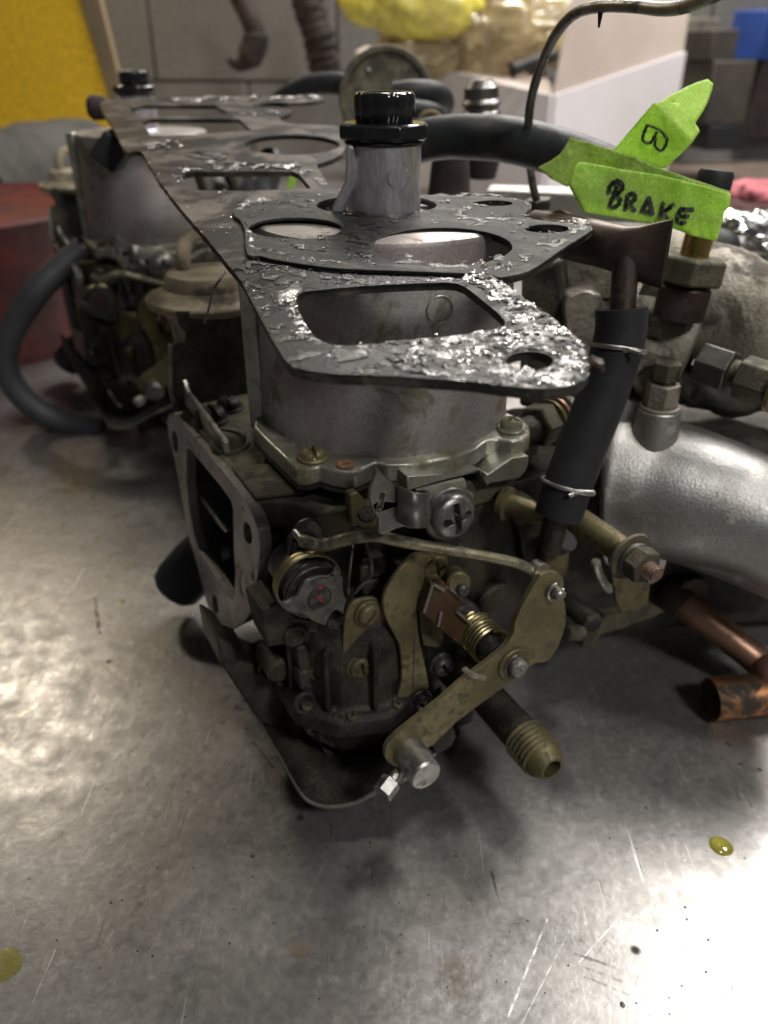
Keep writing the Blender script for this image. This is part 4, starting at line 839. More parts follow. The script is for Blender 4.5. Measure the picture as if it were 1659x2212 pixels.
lg = [ab(30, 18.5, 15.5), ab(45, 19, 15.5), ab(66, 19, 15.5)]
obj('log_runner', tube(spline(lg, 6), 2.6, 32, nz=.05), M['grime'], mf)
for a_ in (38, 50): obj('runner_boss', tube([ab(a_, 11.5, 15.5), ab(a_, 18.8, 15.5)], 1.9, 28, nz=.06), M['cast' if a_ == 50 else 'grime'], mf)

hs_ = thing('thermostat_housing', on(1370, 700, 31), 'corroded tan cast thermostat housing behind the black vertical hose', 'housing')
obj('dome', tube(spline([on(1235, 650, 35), on(1300, 690, 34), on(1400, 735, 32.5), on(1470, 765, 31.5), on(1488, 772, 31.3)], 5), [1.8, 1.9, 2.0, 2.1]+[2.2]*12+[2.15, 2.0, 1.8, 1.4, .7], 40, nz=.05), M['cast'], hs_)
obj('rough_body', tube(spline([on(1400, 610, 34), on(1520, 650, 33), on(1650, 700, 32), on(1800, 760, 31)], 5), 2.3, 40, nz=.08), M['cast'], hs_)
obj('oval_flange', plate([on(x, y, 32) for x, y in sm([(1205, 560), (1250, 548), (1330, 565), (1385, 600), (1340, 640), (1270, 640), (1225, 610)], 3)], (0, 1.2, -.6)), M['cast'], hs_, bevel=.15)
obj('housing_block', plate([on(x, y, 30.5) for x, y in sm([(1228, 640), (1300, 640), (1300, 740), (1275, 800), (1240, 780), (1222, 700)], 3)], (0, 3, 0)), M['cast'], hs_, bevel=.4)
obj('side_block', plate([on(x, y, 29.4) for x, y in [(1395, 740), (1462, 760), (1458, 880), (1385, 870), (1350, 800)]], (.3, 3.2, 0)), M['cast'], hs_, bevel=.3)
obj('dark_pillar', plate([on(x, y, 31) for x, y in [(1125, 590), (1208, 560), (1236, 740), (1250, 900), (1120, 880)]], (.6, 1.5, 0)), M['grime'], hs_, bevel=.2)
hf = thing('union_fitting', on(1500, 600, 29.5), 'brown hexagonal pipe fitting carrying the brass tube at the upper right', 'fitting')
fp = on(1484, 610, 30.0); up_ = V((.10, .05, 1)).normalized()
obj('collar', lathe([(0, -1.3), (.95, -1.3), (.95, -.2), (.8, 0), (0, 0)], fp, up_, 32), M['pipeB'], hf)
obj('hex', hexnut(fp, fp+up_*.95, 1.30, rot=.25), M['grimeL'], hf, bevel=.06)
obj('brass_tube', cyl(fp+up_*.9, fp+up_*3.3, .52, 32), M['brass'], hf)
obj('rubber_cap', lathe([(.5, 3.1), (.60, 3.1), (.62, 3.17), (.62, 3.75), (.55, 3.88), (0, 3.9)], fp, up_, 32), M['rubber'], hf)
cb_ = thing('banjo_bolt', on(1540, 795, 27.5), 'big dark hexagonal bolt lying sideways at the right edge', 'bolt')
q0, q1 = on(1512, 782, 28.2), on(1580, 805, 27.4); ax_ = (q1-q0).normalized()
obj('hex_head', hexnut(q0, q1, .82, rot=.2), M['steelD'], cb_, bevel=.05)
obj('shank', cyl(q1-ax_*.1, q1+ax_*.35, .5, 28), M['grimeL'], cb_)
obj('second_nut', hexnut(q1+ax_*.3, q1+ax_*1.5, .80, rot=.6), M['grimeL'], cb_, bevel=.05)
obj('ring', lathe([(.8, 0), (.9, .05), (.9, .2), (.8, .25), (.4, .25)], q1+ax_*1.5, ax_, 32), M['zinc'], cb_)

# brown breather tee and black vertical hose
tee = thing('breather_tee', on(1350, 560, 25.2), 'dark brown metal tee pipe with a squashed flared end above the black hose', 'pipe')
def loft(secs, n=32, bm=None):
    bm = bm or bmesh.new(); R = []
    for c, u, w, ru, rw in secs: R.append([bm.verts.new(V(c)+V(u)*ru*math.cos(2*math.pi*k/n)+V(w)*rw*math.sin(2*math.pi*k/n)) for k in range(n)])
    for a, b in zip(R, R[1:]):
        for k in range(n): j = (k+1) % n; bm.faces.new((a[k], a[j], b[j], b[k]))
    bm.faces.new(R[0]); return bm
d_ = (on(1440, 548, 24.6)-on(1300, 530, 25.8)).normalized(); w_ = V((0, 1, 0)); w_ = (w_-d_*w_.dot(d_)).normalized(); u_ = w_.cross(d_).normalized()
if u_.z < 0: u_ = -u_
secs = [(on(1150, 500, 29.5), u_, w_, .72, .75), (on(1230, 512, 27.6), u_, w_, .72, .75), (on(1300, 528, 26.2), u_, w_, .70, .72), (on(1345, 540, 25.5), u_, w_, .72, .62), (on(1375, 546, 25.2), u_, w_, .80, .50), (on(1405, 549, 25.0), u_, w_, .92, .30),
        (on(1428, 550, 24.8), u_, w_, .99, .15), (on(1441, 551, 24.7), u_, w_, 1.02, .13), (on(1441, 551, 24.7), u_, w_, .95, .05), (on(1426, 550, 24.8), u_, w_, .9, .03)]
obj('flared_body', loft(secs), M['pipeB'], tee, ang=60)
obj('stem', cyl(on(1352, 556, 25.2), on(1343, 700, 24.6), .40, 28), M['pipeB'], tee)
obj('wire_loop', tube(spline([on(1170, 492, 28.8), on(1182, 470, 28.6), on(1208, 458, 28.4), on(1235, 468, 28.2), on(1245, 492, 28.0)], 5), .08, 8), M['pipeB'], tee)
vh = thing('vertical_hose', on(1340, 668, 24.5), 'straight black rubber hose standing upright with two wire clips', 'hose')
hp_ = spline([on(1342, 666, 24.6), on(1338, 730, 24.4), on(1302, 850, 24.0), on(1262, 955, 23.6), on(1228, 1045, 23.2), on(1206, 1112, 23.0)], 6)
obj('hose_wall', tube(hp_, .80, 36, hollow=.55), M['rubber'], vh)
def clip(c, d, r, w, parent, tail):
    x, y, z = frame(d, (0, -1, 0)); pts = [c+(x*math.cos(t)+y*math.sin(t))*r+z*.10*math.sin(t*.5) for t in [i*.22 for i in range(29)]]
    pts = [pts[0]+tail]+pts+[pts[-1]-tail*.5+z*.15]
    return obj('wire_clip', tube(pts, w, 8), M['steel'], parent)
dd = (hp_[8]-hp_[5]).normalized(); clip(hp_[7], dd, .86, .075, vh, V((.35, -.3, -.05)))
dd = (hp_[-4]-hp_[-8]).normalized(); clip(hp_[-7], dd, .86, .075, vh, V((.6, .2, -.15)))
obj('metal_stub', cyl(hp_[-1]+V((0, 0, .4)), on(1186, 1185, 23.2), .42, 24), M['grime'], vh)

# heater hose with the two tape labels
hh = thing('heater_hose', on(1050, 295, 36), 'thick black ribbed rubber hose arching behind the damper tube', 'hose')
hq = spline([on(835, 360, 38), on(880, 318, 37.5), on(950, 298, 37), on(1030, 296, 36), on(1110, 304, 34.5), on(1190, 324, 33.6), on(1260, 348, 32.8), on(1330, 376, 32)], 8)
obj('hose_wall', tube(hq, .86, 36, nz=.02), M['rubber2'], hh)
def flag(name, pts, Y0, mt, parent, thick=.03, curl=None, tilt=None):
    nrm = V((0.05, -1, .25)).normalized(); P = []
    for x, y in pts:
        Yv = Y0+(curl(x, y) if curl else 0); P.append(on(x, y, Yv))
    return P
def ribbon(strokes, Yf, wpx, mt, parent, name='letter'):
    for st in strokes:
        bm = bmesh.new(); pts = [on(x, y, Yf(x, y)-.035) for x, y in sm(st, 5, False)]
        w = wpx/FPX*27*1.02
        tube(pts, w, 10, bm, flat=1); 
        yield name, bm
def grid_flag(name, pts, Yf, mt, parent, step=11):
    # a sheet with bends: points inside the outline, each on its own depth
    tri = []; bm = bmesh.new()
    import itertools
    loops = [[V((x, y, 0)) for x, y in pts]]
    t = tessellate_polygon(loops); vs = [bm.verts.new((x, y, 0)) for x, y in pts]
    for a in t:
        try: bm.faces.new([vs[i] for i in a])
        except ValueError: pass
    for _ in range(5):
        es = [e for e in bm.edges if e.calc_length() > step]
        if not es: break
        bmesh.ops.subdivide_edges(bm, edges=es, cuts=1); bmesh.ops.triangulate(bm, faces=bm.faces)
    for v in bm.verts: v.co = on(v.co.x, v.co.y, Yf(v.co.x, v.co.y))
    o = obj(name, bm, mt, parent, ang=60); m_ = o.modifiers.new('solid', 'SOLIDIFY'); m_.thickness = .03*U; m_.offset = 0
    return o
tb_ = thing('brake_label', on(1400, 420, 28.5), 'lime green tape flag with BRAKE hand lettered in black marker', 'label')
def crease(x, y): return .10*noise.noise(V((x*.018, y*.018, 2)))+.05*abs(noise.noise(V((x*.05, y*.03, 5))))
def YB(x, y): return 28.6-(x-1220)*.0035+.18*math.sin((x-1220)*.012)+crease(x, y)
BF = cM([(222, 215), (240, 150), (262, 100), (300, 62), (345, 66), (600, 112), (900, 160), (1200, 235), (1392, 290), (1384, 380), (1350, 410), (1300, 600), (1288, 632), (1100, 585), (960, 532), (800, 505), (560, 460), (330, 422), (290, 345), (235, 255)])
grid_flag('tape_flag', BF, YB, M['tape'], tb_)
LT = {'B': [[(578, 222), (548, 300), (520, 372)], [(512, 278), (528, 228), (572, 198), (612, 214), (604, 262), (556, 300)], [(556, 300), (592, 322), (586, 362), (552, 386), (520, 376)]],
      'R': [[(652, 300), (640, 350), (630, 402)], [(650, 300), (690, 286), (706, 315), (690, 342), (655, 352)], [(662, 352), (680, 380), (698, 406)]],
      'A': [[(800, 320), (778, 365), (756, 410)], [(802, 320), (815, 375), (828, 432)], [(756, 410), (792, 420), (828, 430)]],
      'K': [[(906, 356), (896, 405), (884, 456)], [(976, 368), (945, 396), (912, 418)], [(912, 418), (930, 455), (955, 502)]],
      'E': [[(1116, 404), (1070, 404), (1032, 400)], [(1032, 400), (1012, 440), (1002, 488)], [(1012, 446), (1045, 450), (1080, 452)], [(1002, 488), (1026, 502), (1058, 496)]]}
def letters(d, conv, Yf, wpx, parent):
    for k, sts in d.items():
        bm = bmesh.new()
        for st in sts:
            c = sm(conv(st), 6, False); pts = [on(p[0], p[1], Yf(p[0], p[1])-.03) for p in [(v.x, v.y) for v in [V((q[0], q[1])) for q in c]]]
            # flat marker stroke: thin slab following the stroke
            w = wpx/FPX*28.5*.5
            L_ = [];
            for i, p in enumerate(pts):
                t = (pts[min(i+1, len(pts)-1)]-pts[max(i-1, 0)]).normalized(); nn_ = V((0, -1, .3)).normalized(); s_ = t.cross(nn_).normalized()*w*(1+.2*math.sin(i*1.7))
                L_.append((bm.verts.new(p+s_), bm.verts.new(p-s_)))
            for (a, b), (c_, e_) in zip(L_, L_[1:]): bm.faces.new((a, b, e_, c_))
            for p in (pts[0], pts[-1]): lathe([(0, .0), (w, .0)], p-V((0, .004, 0)), (0, -1, .3), 10, bm)
        o = obj('letter', bm, M['ink'], parent, smooth=False); m_ = o.modifiers.new('solid', 'SOLIDIFY'); m_.thickness = .008*U; m_.offset = 0
def v2(f): return lambda pts: [V(p) for p in f(pts)]
letters(LT, v2(cM), YB, 9.0, tb_)
t2 = thing('letter_tape', on(1330, 350, 29.5), 'lime green tape wrapped on the hose, torn flag marked with a single letter B', 'label')
def YW(x, y): return 29.6-(x-1220)*.004+crease(x, y)*1.5
WR = cN([(0, 1205), (90, 1160), (160, 1110), (190, 1070), (212, 1030), (235, 992), (400, 1035), (545, 1082), (720, 1140), (870, 1210), (1100, 1285), (1385, 1380), (1370, 1420), (1250, 1420), (900, 1370), (600, 1290), (310, 1250), (240, 1330), (215, 1345), (100, 1290)])
grid_flag('hose_wrap', WR, YW, M['tapeD'], t2)
def YT(x, y): return 29.8-(330-y)*.004+.25*math.sin((x-y)*.014)+crease(x, y)*1.5+(0 if x-y < 1190 else (x-y-1190)*.012)
FL = cN([(545, 1085), (640, 970), (760, 830), (835, 742), (890, 735), (945, 690), (1020, 655), (1060, 630), (1150, 592), (1222, 570), (1260, 602), (1254, 650), (1222, 740), (1190, 800), (1132, 890), (1150, 915), (1165, 946), (1110, 1030), (1040, 1100), (918, 1212), (870, 1212), (700, 1140)])
grid_flag('torn_flag', FL, YT, M['tape'], t2)
letters({'B': [[(790, 900), (840, 915), (892, 945), (925, 990)], [(790, 900), (765, 960), (758, 1005), (785, 1028), (820, 1020), (856, 955)], [(850, 1000), (848, 1050), (882, 1082), (915, 1060), (934, 1000), (925, 985)]]}, v2(cN), YT, 6.5, t2)

# steel brake line
sl_ = thing('steel_line', on(1160, 440, 36), 'thin grey steel pipe bending up and over across the white box', 'pipe')
lp = spline([on(1163, 446, 36), on(1150, 395, 35.5), on(1143, 330, 34.5), on(1142, 260, 33.4), on(1152, 195, 32.3), on(1176, 125, 31), on(1205, 68, 29.8), on(1245, 28, 28.6), on(1300, 14, 27.2), on(1370, 14, 25.6), on(1430, 20, 24.2), on(1480, 14, 23), on(1540, -10, 21.5), on(1620, -50, 19.8), on(1720, -100, 18)], 6)
obj('line', tube(lp, .165, 16), M['steelS'], sl_)
obj('burr', lathe([(0, 0), (.09, 0), (.03, .45), (0, .46)], on(1298, 20, 27.2), (0, 0, -1), 8), M['rust'], sl_)
obj('base_nut', hexnut(on(1163, 452, 36), on(1162, 430, 36), .62, rot=.2), M['steelD'], sl_)
al = thing('alloy_bar', on(1230, 425, 40), 'pale machined aluminium bar behind the steel line base', 'bar')
obj('bar', box(on(1235, 440, 42), 8.5, 2.2, 1.3, (V((.97, -.22, 0)), V((.22, .97, 0)), Z)), M['mani'], al, bevel=.12)
obj('rail', box(on(1235, 425, 42)+V((.2, -.2, .1)), 8.0, .6, .35, (V((.97, -.22, 0)), V((.22, .97, 0)), Z)), M['alu'], al, bevel=.05)

# temperature sensor standing behind
ts = thing('threaded_sensor', on(1040, 300, 50), 'grey threaded plug standing upright in front of the white box', 'plug')
b0 = on(1040, 385, 50)
obj('thread', threaded(on(1040, 300, 50), on(1040, 172, 50), 1.12, .52, 32, depth=.14, tip=.4), M['steelS'], ts)
obj('hex_base', hexnut(on(1040, 325, 50), on(1040, 298, 50), 1.45), M['grimeL'], ts, bevel=.05)
obj('shank', lathe([(0, 0), (.8, 0), (1.05, 1.1), (1.05, 2.2), (0, 2.2)], b0, Z, 32), M['rust'], ts)
bs_ = thing('brown_stand', on(975, 370, 46), 'brown tapered bush beside the threaded plug', 'bush')
obj('bush', lathe([(0, -1.5), (1.2, -1.5), (.9, 1.6), (.7, 1.7), (0, 1.7)], on(972, 372, 46), Z, 28), M['rust'], bs_)
# vacuum advance unit and its hoses
va_ = thing('round_canister', on(830, 190, 62), 'round dull metal canister with bright rim behind the black cap', 'canister')
cc_ = on(835, 212, 62); cd = V((.12, -.95, .22)).normalized()
obj('shell', lathe([(0, -3), (2.7, -3), (3.1, -1.5), (3.25, -.4), (3.3, 0), (3.22, .15), (2.9, .12), (2.7, -.1), (0, -.25)], cc_, cd, 48), M['grimeL'], va_)
for i in range(3):
    t = .6+i*2.0; x, y, z = frame(cd); obj('rivet', lathe([(.18, -.2), (.18, .0), (0, .1)], cc_+(x*math.cos(t)+y*math.sin(t))*2.1, cd, 12), M['steel'], va_)
h1 = thing('rear_hose', on(700, 190, 64), 'black hose looping left of the round canister', 'hose')
obj('hose_wall', tube(spline([on(560, 290, 66), on(600, 225, 66), on(650, 190, 65), on(710, 180, 64), on(760, 190, 63), on(800, 235, 62)], 6), .72, 20), M['rubber2'], h1)
h2 = thing('double_hose', on(920, 210, 56), 'pair of short black hoses curling out right of the black cap', 'hose')
obj('upper_hose', tube(spline([on(850, 205, 55), on(900, 200, 55), on(945, 205, 56), on(958, 225, 58), on(940, 245, 60)], 6), .72, 20), M['rubber'], h2)
obj('lower_hose', tube(spline([on(850, 240, 53), on(900, 238, 53), on(940, 246, 54), on(950, 262, 56)], 6), .55, 20), M['rubber'], h2)
wire = obj('tan_wire', tube(spline([on(905, 262, 50), on(915, 246, 50), on(935, 242, 50), on(950, 252, 50), on(962, 262, 50)], 5), .13, 8), M['tan'], None, label='thin tan wire loop beside the black hoses', cat='wire', origin=on(930, 250, 50))

# clutter seen through the gasket holes and under it
cl = thing('loom_hose', ab(44, 14, 12), 'black hoses under the gasket seen through its oblong hole', 'hose')
for i, (x0, x1) in enumerate(((440, 470), (505, 540), (585, 560))): obj('hose_wall', tube([on(x0, 350, 46), on(x1, 430, 41), on(x1+20, 480, 39)], .75, 16), M['rubber2'], cl)
obj('tape_strip', plate([on(x, y, 40.5) for x, y in [(628, 368), (645, 368), (632, 425), (616, 425)]], (0, .1, 0)), M['tape'], thing('tape_scrap', on(630, 395, 40.5), 'small lime green tape strip glimpsed through the oblong gasket hole', 'tape'))
ps = thing('rubber_stop', on(245, 320, 48), 'black rubber block under the left edge of the gasket', 'stop')
obj('block', box(on(246, 325, 46.5), 1.5, 2.0, 1.6, (V((.75, 0, -.66)), Y, V((.66, 0, .75)))), M['rubber'], ps, bevel=.15)
kn = thing('far_knob', on(200, 232, 58), 'small brown knob sticking out left past the gasket corner', 'knob')
obj('knob', lathe([(0, 0), (.5, 0), (.75, .3), (.7, 1.0), (.4, 1.4), (.4, 2.6), (0, 2.6)], on(190, 233, 57), (1, .1, 0), 24), M['rust'], kn)

# copper water pipe and tee
cu = thing('copper_pipe', on(1560, 1400, 26), 'brownish copper pipe with a wide open tee end resting on the bench', 'pipe')
tc_ = pd(1528, 1562, 25.0); tr = .93
tc = V((tc_.x+.1, tc_.y+.45, tr+.02)); td = V((1, .10, .03)).normalized()
obj('open_tee', tube([tc+td*k*.5 for k in range(12)], tr, 48, hollow=.93, nz=.012), M['copperB'], cu)
obj('bore_shade_disc', cyl(tc+td*1.2, tc+td*1.4, tr*.92, 32), M['dark'], cu)  # near black disc puts shade inside the open tee
pp = spline([on(1452, 1282, 29.5), on(1500, 1320, 28.8), on(1580, 1382, 27.8), on(1640, 1430, 27.0), tc+td*2.6+V((0, 0.2, .75)), tc+td*2.9], 6)
obj('bent_pipe', tube(pp, .66, 32, nz=.02), M['copper'], cu)
obj('pipe_collar', tube([on(1438, 1272, 29.8), on(1468, 1294, 29.3), on(1480, 1304, 29.1)], [.80, .86, .74], 24, nz=.08), M['pipeB'], cu)
obj('collar_wing', plate([on(x, y, 29) for x, y in sm([(1455, 1300), (1475, 1262), (1505, 1250), (1528, 1262), (1522, 1292), (1490, 1310)], 3)], (0, .5, 0)), M['pipeB'], cu, bevel=.08)
obj('solder_ring', tube([tc+td*2.2, tc+td*2.5], tr*1.03, 40), M['zincD'], cu)

# ------------------------------------------------------------------ things further back
def slab(name, pts, Yv, depth, mt, label, cat, bevel=.3):
    t = [on(x, y, Yv) for x, y in pts]; c = sum(t, V())/len(t)
    return obj(name, plate(t, (0, depth, 0)), mt, None, bevel=bevel, label=label, cat=cat, origin=c)
bxh = thing('cardboard_box', on(1200, 300, 150), 'open white cardboard box with a raised brown flap', 'box')
A0, A1, A2 = on(870, 300, 190), on(1183, 330, 150), on(1446, 300, 172)
for p in (A0, A1, A2): p.z = 0
def wallq(p, q, z0, z1p, z1q): 
    n_ = (q-p).cross(Z).normalized()*.6
    return plate([p+Z*z0, q+Z*z0, q+Z*z1q, p+Z*z1p], n_)
zt0, zt1, zt2 = on(872, 128, 190).z, on(1183, 205, 150).z, on(1446, 112, 172).z
obj('front_wall', wallq(A1, A2, 0, zt1, zt2), M['card'], bxh)
obj('side_wall', wallq(A0, A1, 0, zt0, zt1), M['card'], bxh)
f_ = [V((A1.x, A1.y, zt1)), V((A2.x, A2.y, zt2)), on(1500, -60, 182), on(1245, -60, 158)]
obj('raised_flap', plate(f_, (0, .6, 0)), M['cardB'], bxh)
f_ = [V((A0.x, A0.y, zt0)), on(766, 112, 196), on(790, 100, 210), on(1170, 130, 205), V((A1.x, A1.y, zt1))]
obj('tan_flap', plate(f_, (0, .0, -.7)), M['cardB'], bxh)
# plastic bags heaped in the box
def blob(name, c, sx, sy, sz, mt, label, cat, amp=.35, fq=.12, sub=5):
    bm = bmesh.new(); bmesh.ops.create_icosphere(bm, subdivisions=sub, radius=1)
    for v in bm.verts:
        f = 1+amp*noise.fractal(V((v.co.x*sx, v.co.y*sy, v.co.z*sz))*fq, .7, 2, 4); v.co = V((v.co.x*sx, v.co.y*sy, v.co.z*sz))*f+V(c)
    return obj(name, bm, mt, None, ang=180, label=label, cat=cat, origin=c)
blob('plastic_bag', on(1035, 58, 180), 19, 10, 10, M['bag'], 'crinkled clear plastic bag bulging out of the box', 'bag', .35, .14)
blob('yellow_film', on(885, 2, 172), 13, 6, 6, M['film'], 'bright yellow plastic film at the top beside the clear bag', 'film', .25, .07)
blob('brown_bundle', on(1180, 20, 190), 8, 6, 9, M['cardB'], 'dark brown bundle between bag and cardboard flap', 'bundle', .4, .1)
o = obj('dark_probe', tube(spline([on(1105, 152, 150), on(1160, 132, 151), on(1200, 118, 152)], 4), [1.4]+[.9]*8, 12), M['rubber'], None, label='short dark rod resting on the box rim', cat='rod', origin=on(1150, 135, 150))
# dark blocks and blue bin at upper right
def cube(name, x0, y0, x1, y1, Yv, dp, mt, label, cat, rz=.25, par=None, group=None):
    a, b = on(x0, y1, Yv), on(x1, y1, Yv); top_ = on((x0+x1)/2, y0, Yv).z; c = (a+b)/2; w = (b-a).length; h = top_-c.z; ca, sa = math.cos(rz), math.sin(rz)
    c2 = V((c.x, c.y+dp/2, c.z+h/2)); return obj(name, box(c2, w, dp, h, (V((ca, sa, 0)), V((-sa, ca, 0)), Z)), mt, par, bevel=.4, label=label, cat=cat, group=group, origin=c)
cube('steel_block', 1455, 75, 1530, 280, 215, 14, M['rubber'], 'black box behind the corner of the white box', 'box')
cube('steel_block', 1505, 130, 1600, 270, 185, 16, M['block'], 'dark steel block with a wide groove at the upper right', 'block', .15)
cube('steel_block', 1518, 62, 1580, 132, 186, 12, M['block'], 'smaller dark block standing on the grooved block', 'block', .15)
cube('steel_block', 1512, 270, 1590, 325, 184, 14, M['blue' if 0 else 'rubber'], 'black base beneath the grooved steel block', 'block', .15)
cube('metal_tray', 1440, 38, 1545, 82, 230, 18, M['cast'], 'pale metal tray behind the dark blocks', 'tray', .1)
cube('blue_bin', 1555, 20, 1720, 130, 225, 30, M['blue'], 'blue plastic parts bin at the upper right corner', 'bin', .5)
cube('brown_crate', 1580, 130, 1760, 300, 226, 30, M['rust'], 'dark brown crate under the blue bin', 'crate', .2)
cube('dark_cabinet', 1430, -80, 1800, 60, 232.5, 4, M['block'], 'dark cabinet face behind the blue bin', 'cabinet', 0)
# brown board on the bench
bb = [pd(1380, 500, 24.4), pd(1800, 520, 24.4), on(1800, 300, 224), on(1440, 282, 224)]
for p in bb: p.z = .0
obj('plywood_board', plate([p+Z*.05 for p in bb], (0, 0, .5)), mat('worn_plywood', (.17, .125, .095), .42, .1, (.10, .075, .06), .5, grime=(.30, .26, .22), gamt=.25, gsc=.25, bump=.05, bsc=1, stretch=(.3, 1.5, 1)), None, bevel=.1, label='brown worn board lying on the bench at the right', cat='board', origin=bb[0])
blob('pink_rag', on(1645, 420, 88), 4.5, 3, 1.4, M['pink'], 'pink rag at the right edge of the picture', 'rag', .3, .3)
blob('rag_shadow', on(1600, 448, 86), 4.2, 3, .9, mat('maroon_shadow', (.06, .012, .012), .8, 0), 'dark maroon lump standing in for the shadow beneath the pink rag', 'rag', .3, .3)  # dark lump coloured as the shadow under the pink rag
blob('crumpled_foil', on(1640, 520, 48), 3.4, 2.5, 1.6, mat('crumpled_foil', (.7, .7, .68), .18, 1, bump=.6, bsc=1.6), 'shiny crumpled foil at the right edge below the rag', 'foil', .55, .5)
blob('black_knob', on(1545, 528, 36), 1.0, 1.0, .7, M['rubber'], 'small black rubber knob behind the brass tube', 'knob', .1, .5, 3)
blob('dark_fitting', on(1560, 840, 32), 2.4, 1.4, 1.0, M['grime'], 'dark greasy fitting behind the big sideways bolt', 'fitting', .3, .6, 4)
st_ = on(1512, 888, 34); obj('lime_cap', lathe([(0, .5), (.55, .45), (.72, .2), (.75, -.3), (0, -.3)], st_, (.2, -.3, 1), 32), M['tape'], None, label='round lime green cap behind the aluminium manifold', cat='cap', origin=st_)
bf = thing('brass_fitting', on(1620, 920, 33), 'small brass fitting lying at the right edge', 'fitting')
q0, q1 = on(1592, 905, 33.6), on(1625, 925, 32.6)
obj('brass_end', cyl(q0, q1, .50, 24, ch=.08), M['brass'], bf); obj('nut', hexnut(q1, q1+(q1-q0).normalized()*.8, .56), M['grimeL'], bf, bevel=.03)

# left background
yp = thing('cabinet_side', on(60, 150, 150), 'big yellow painted metal panel at the top left', 'panel')
pr = [on(x, y, 150) for x, y in [(172, 0), (247, 238), (238, 290), (140, 330), (0, 360), (-120, 380)]]
obj('panel', plate([V((-135, 150, 111)), V((-52, 150, 111))]+pr+[V((-135, 150, pr[-1].z))], (0, 2, 0)), M['yel'], yp)  # unseen upper and left extent added to shade the far left bench
obj('edge_trim', plate([on(x, y, 149.5) for x, y in [(150, -90), (196, -90), (215, 0), (268, 216), (246, 240), (172, 0)]], (0, 2, 0)), M['tan'], yp)
hk = thing('hook', on(520, 80, 200), 'dark crescent hook hanging on the grey wall', 'hook')
obj('shank', tube(spline([on(480, -60, 200), on(515, -10, 200), on(540, 40, 199), on(552, 80, 198.5), on(540, 120, 198), on(515, 142, 198), on(492, 128, 198)], 6), [1.6]*6+[2.2]*12+[2.8]*8+[2.2, 1.8, 1.6, 1.4, 1.2, 1.0, .9, .8, .6, .5, .4], 14), M['rust'], hk)
bar = obj('rusty_rod', tube(spline([on(650, -60, 200), on(672, 30, 200), on(692, 100, 200), on(704, 168, 200)], 10), 3.4, 16, nz=.3), M['rust'], None, label='thick rusty rod against the grey wall', cat='rod', origin=on(680, 60, 200))
dm = thing('rolled_mat', on(60, 420, 110), 'dark rolled mat below the yellow panel at the left', 'mat')
obj('roll', tube(spline([on(-80, 440, 100), on(20, 410, 108), on(110, 385, 116), on(200, 372, 124)], 6), 7.0, 28, nz=.06), M['mat'], dm)
bs = thing('beaded_strip', on(30, 486, 92), 'pale beaded strip above the red tub', 'strip')
obj('strip', tube([on(-60, 488, 90), on(90, 478, 94)], 1.3, 14), M['tan'], bs)
for i in range(7): obj('bead', lathe([(0, -.5), (.42, -.3), (.5, 0), (.42, .3), (0, .5)], on(-2+13*i, 490-i*1.2, 88.6), Z, 12), M['cast'], bs)
rt = thing('red_tub', on(20, 700, 70), 'red plastic tub at the left edge behind the far carburettor', 'tub')
rc = on(20, 560, 80); rc.z = 0; rc.x -= 5
obj('tub', lathe([(0, 0), (13, 0), (14.5, 12), (14.8, 12.4), (14, 12.6), (13, 12), (0, 11.8)], rc, Z, 56), M['red'], rt)
gh = thing('grey_hose', on(40, 760, 56), 'grey hose bowed out left of the far carburettor', 'hose')
obj('hose_wall', tube(spline([on(180, 540, 58), on(130, 580, 57), on(80, 630, 56), on(30, 710, 56), on(12, 785, 56), on(42, 850, 56), on(115, 905, 56), on(220, 930, 56)], 6), .9, 20), M['greyH'], gh)

# oil on the bench
p = pd(1558, 1828, 25.0); obj('oil_drop', lathe([(.42, .0), (.41, .012), (.34, .05), (.2, .075), (0, .085)], (p.x, p.y, .005), Z, 32), M['oil'], None, label='yellow drop of oil on the bench at the lower right', cat='drop', origin=p)

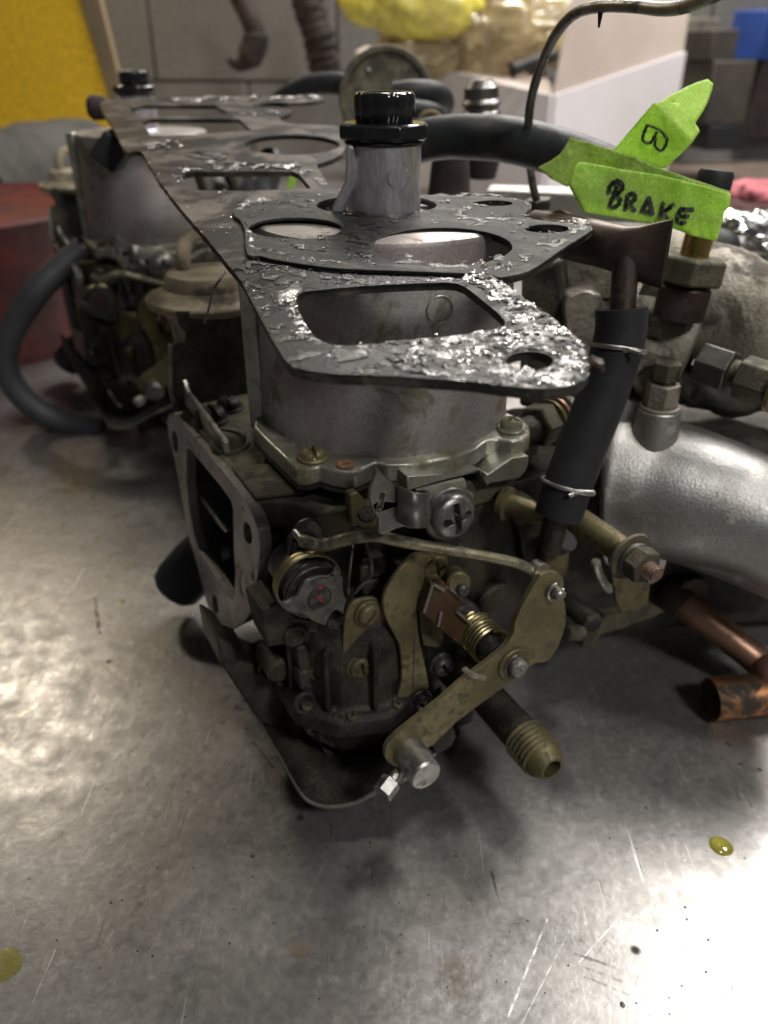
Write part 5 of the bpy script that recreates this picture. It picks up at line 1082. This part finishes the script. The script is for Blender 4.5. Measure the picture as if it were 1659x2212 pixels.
bm = bmesh.new()
rr = random.Random(3)
spots = [(1572, 1608, .13), (1600, 1652, .12), (1640, 1662, .10), (1395, 1745, .05), (985, 1850, .06), (800, 1820, .07), (640, 1700, .05), (545, 1850, .08), (300, 1480, .06), (240, 1950, .05), (1420, 2010, .05), (1530, 2030, .05), (1345, 2170, .09), (1480, 1960, .06), (1140, 1990, .04), (1560, 1640, .05)]
spots += [(rr.uniform(20, 1640), rr.uniform(1500, 2200), rr.uniform(.015, .045)) for _ in range(110)]
for x, y, r in spots:
    p = pd(x, y, 25.0); n = 10; vs = [bm.verts.new((p.x+math.cos(2*math.pi*k/n)*r*rr.uniform(.7, 1.4), p.y+math.sin(2*math.pi*k/n)*r*rr.uniform(.7, 1.3), .004)) for k in range(n)]; t = bm.verts.new((p.x, p.y, .004+r*.35))
    for k in range(n): bm.faces.new((vs[k], vs[(k+1) % n], t))
obj('grit', bm, mat('dark_grit', (.03, .026, .022), .35, 0, (.08, .07, .06), 2, bump=0), kind='stuff', label='dark grit and dried oil specks scattered over the bench', cat='grit', origin=(5, 18, 0))
for x, y, r, lb in ((6, 2082, .62, 'yellow oil film at the bottom left corner of the bench'), (262, 1300, .20, 'small yellow oil film left of the carburettor on the bench'), (650, 2050, .35, 'brown stain on the bench below the carburettor')):
    p = pd(x, y, 25.0); bm = bmesh.new(); n = 28; vs = [bm.verts.new((p.x+math.cos(2*math.pi*k/n)*r*(1+.35*noise.noise(V((math.cos(k*.224), math.sin(k*.224), x)))), p.y+math.sin(2*math.pi*k/n)*r*(.9+.35*noise.noise(V((math.cos(k*.224), math.sin(k*.224), x+5)))), .005)) for k in range(n)]
    t = bm.verts.new((p.x, p.y, .03))
    for k in range(n): bm.faces.new((vs[k], vs[(k+1) % n], t))
    obj('oil_stain', bm, mat('brown_film', (.24, .19, .15), .34, .6, (.30, .26, .22), 3, bump=.1) if x == 650 else mat('yellow_oil_film', (.22, .195, .05), .2, .3, (.28, .25, .10), 3, bump=.1), None, label=lb, cat='stain', origin=p)
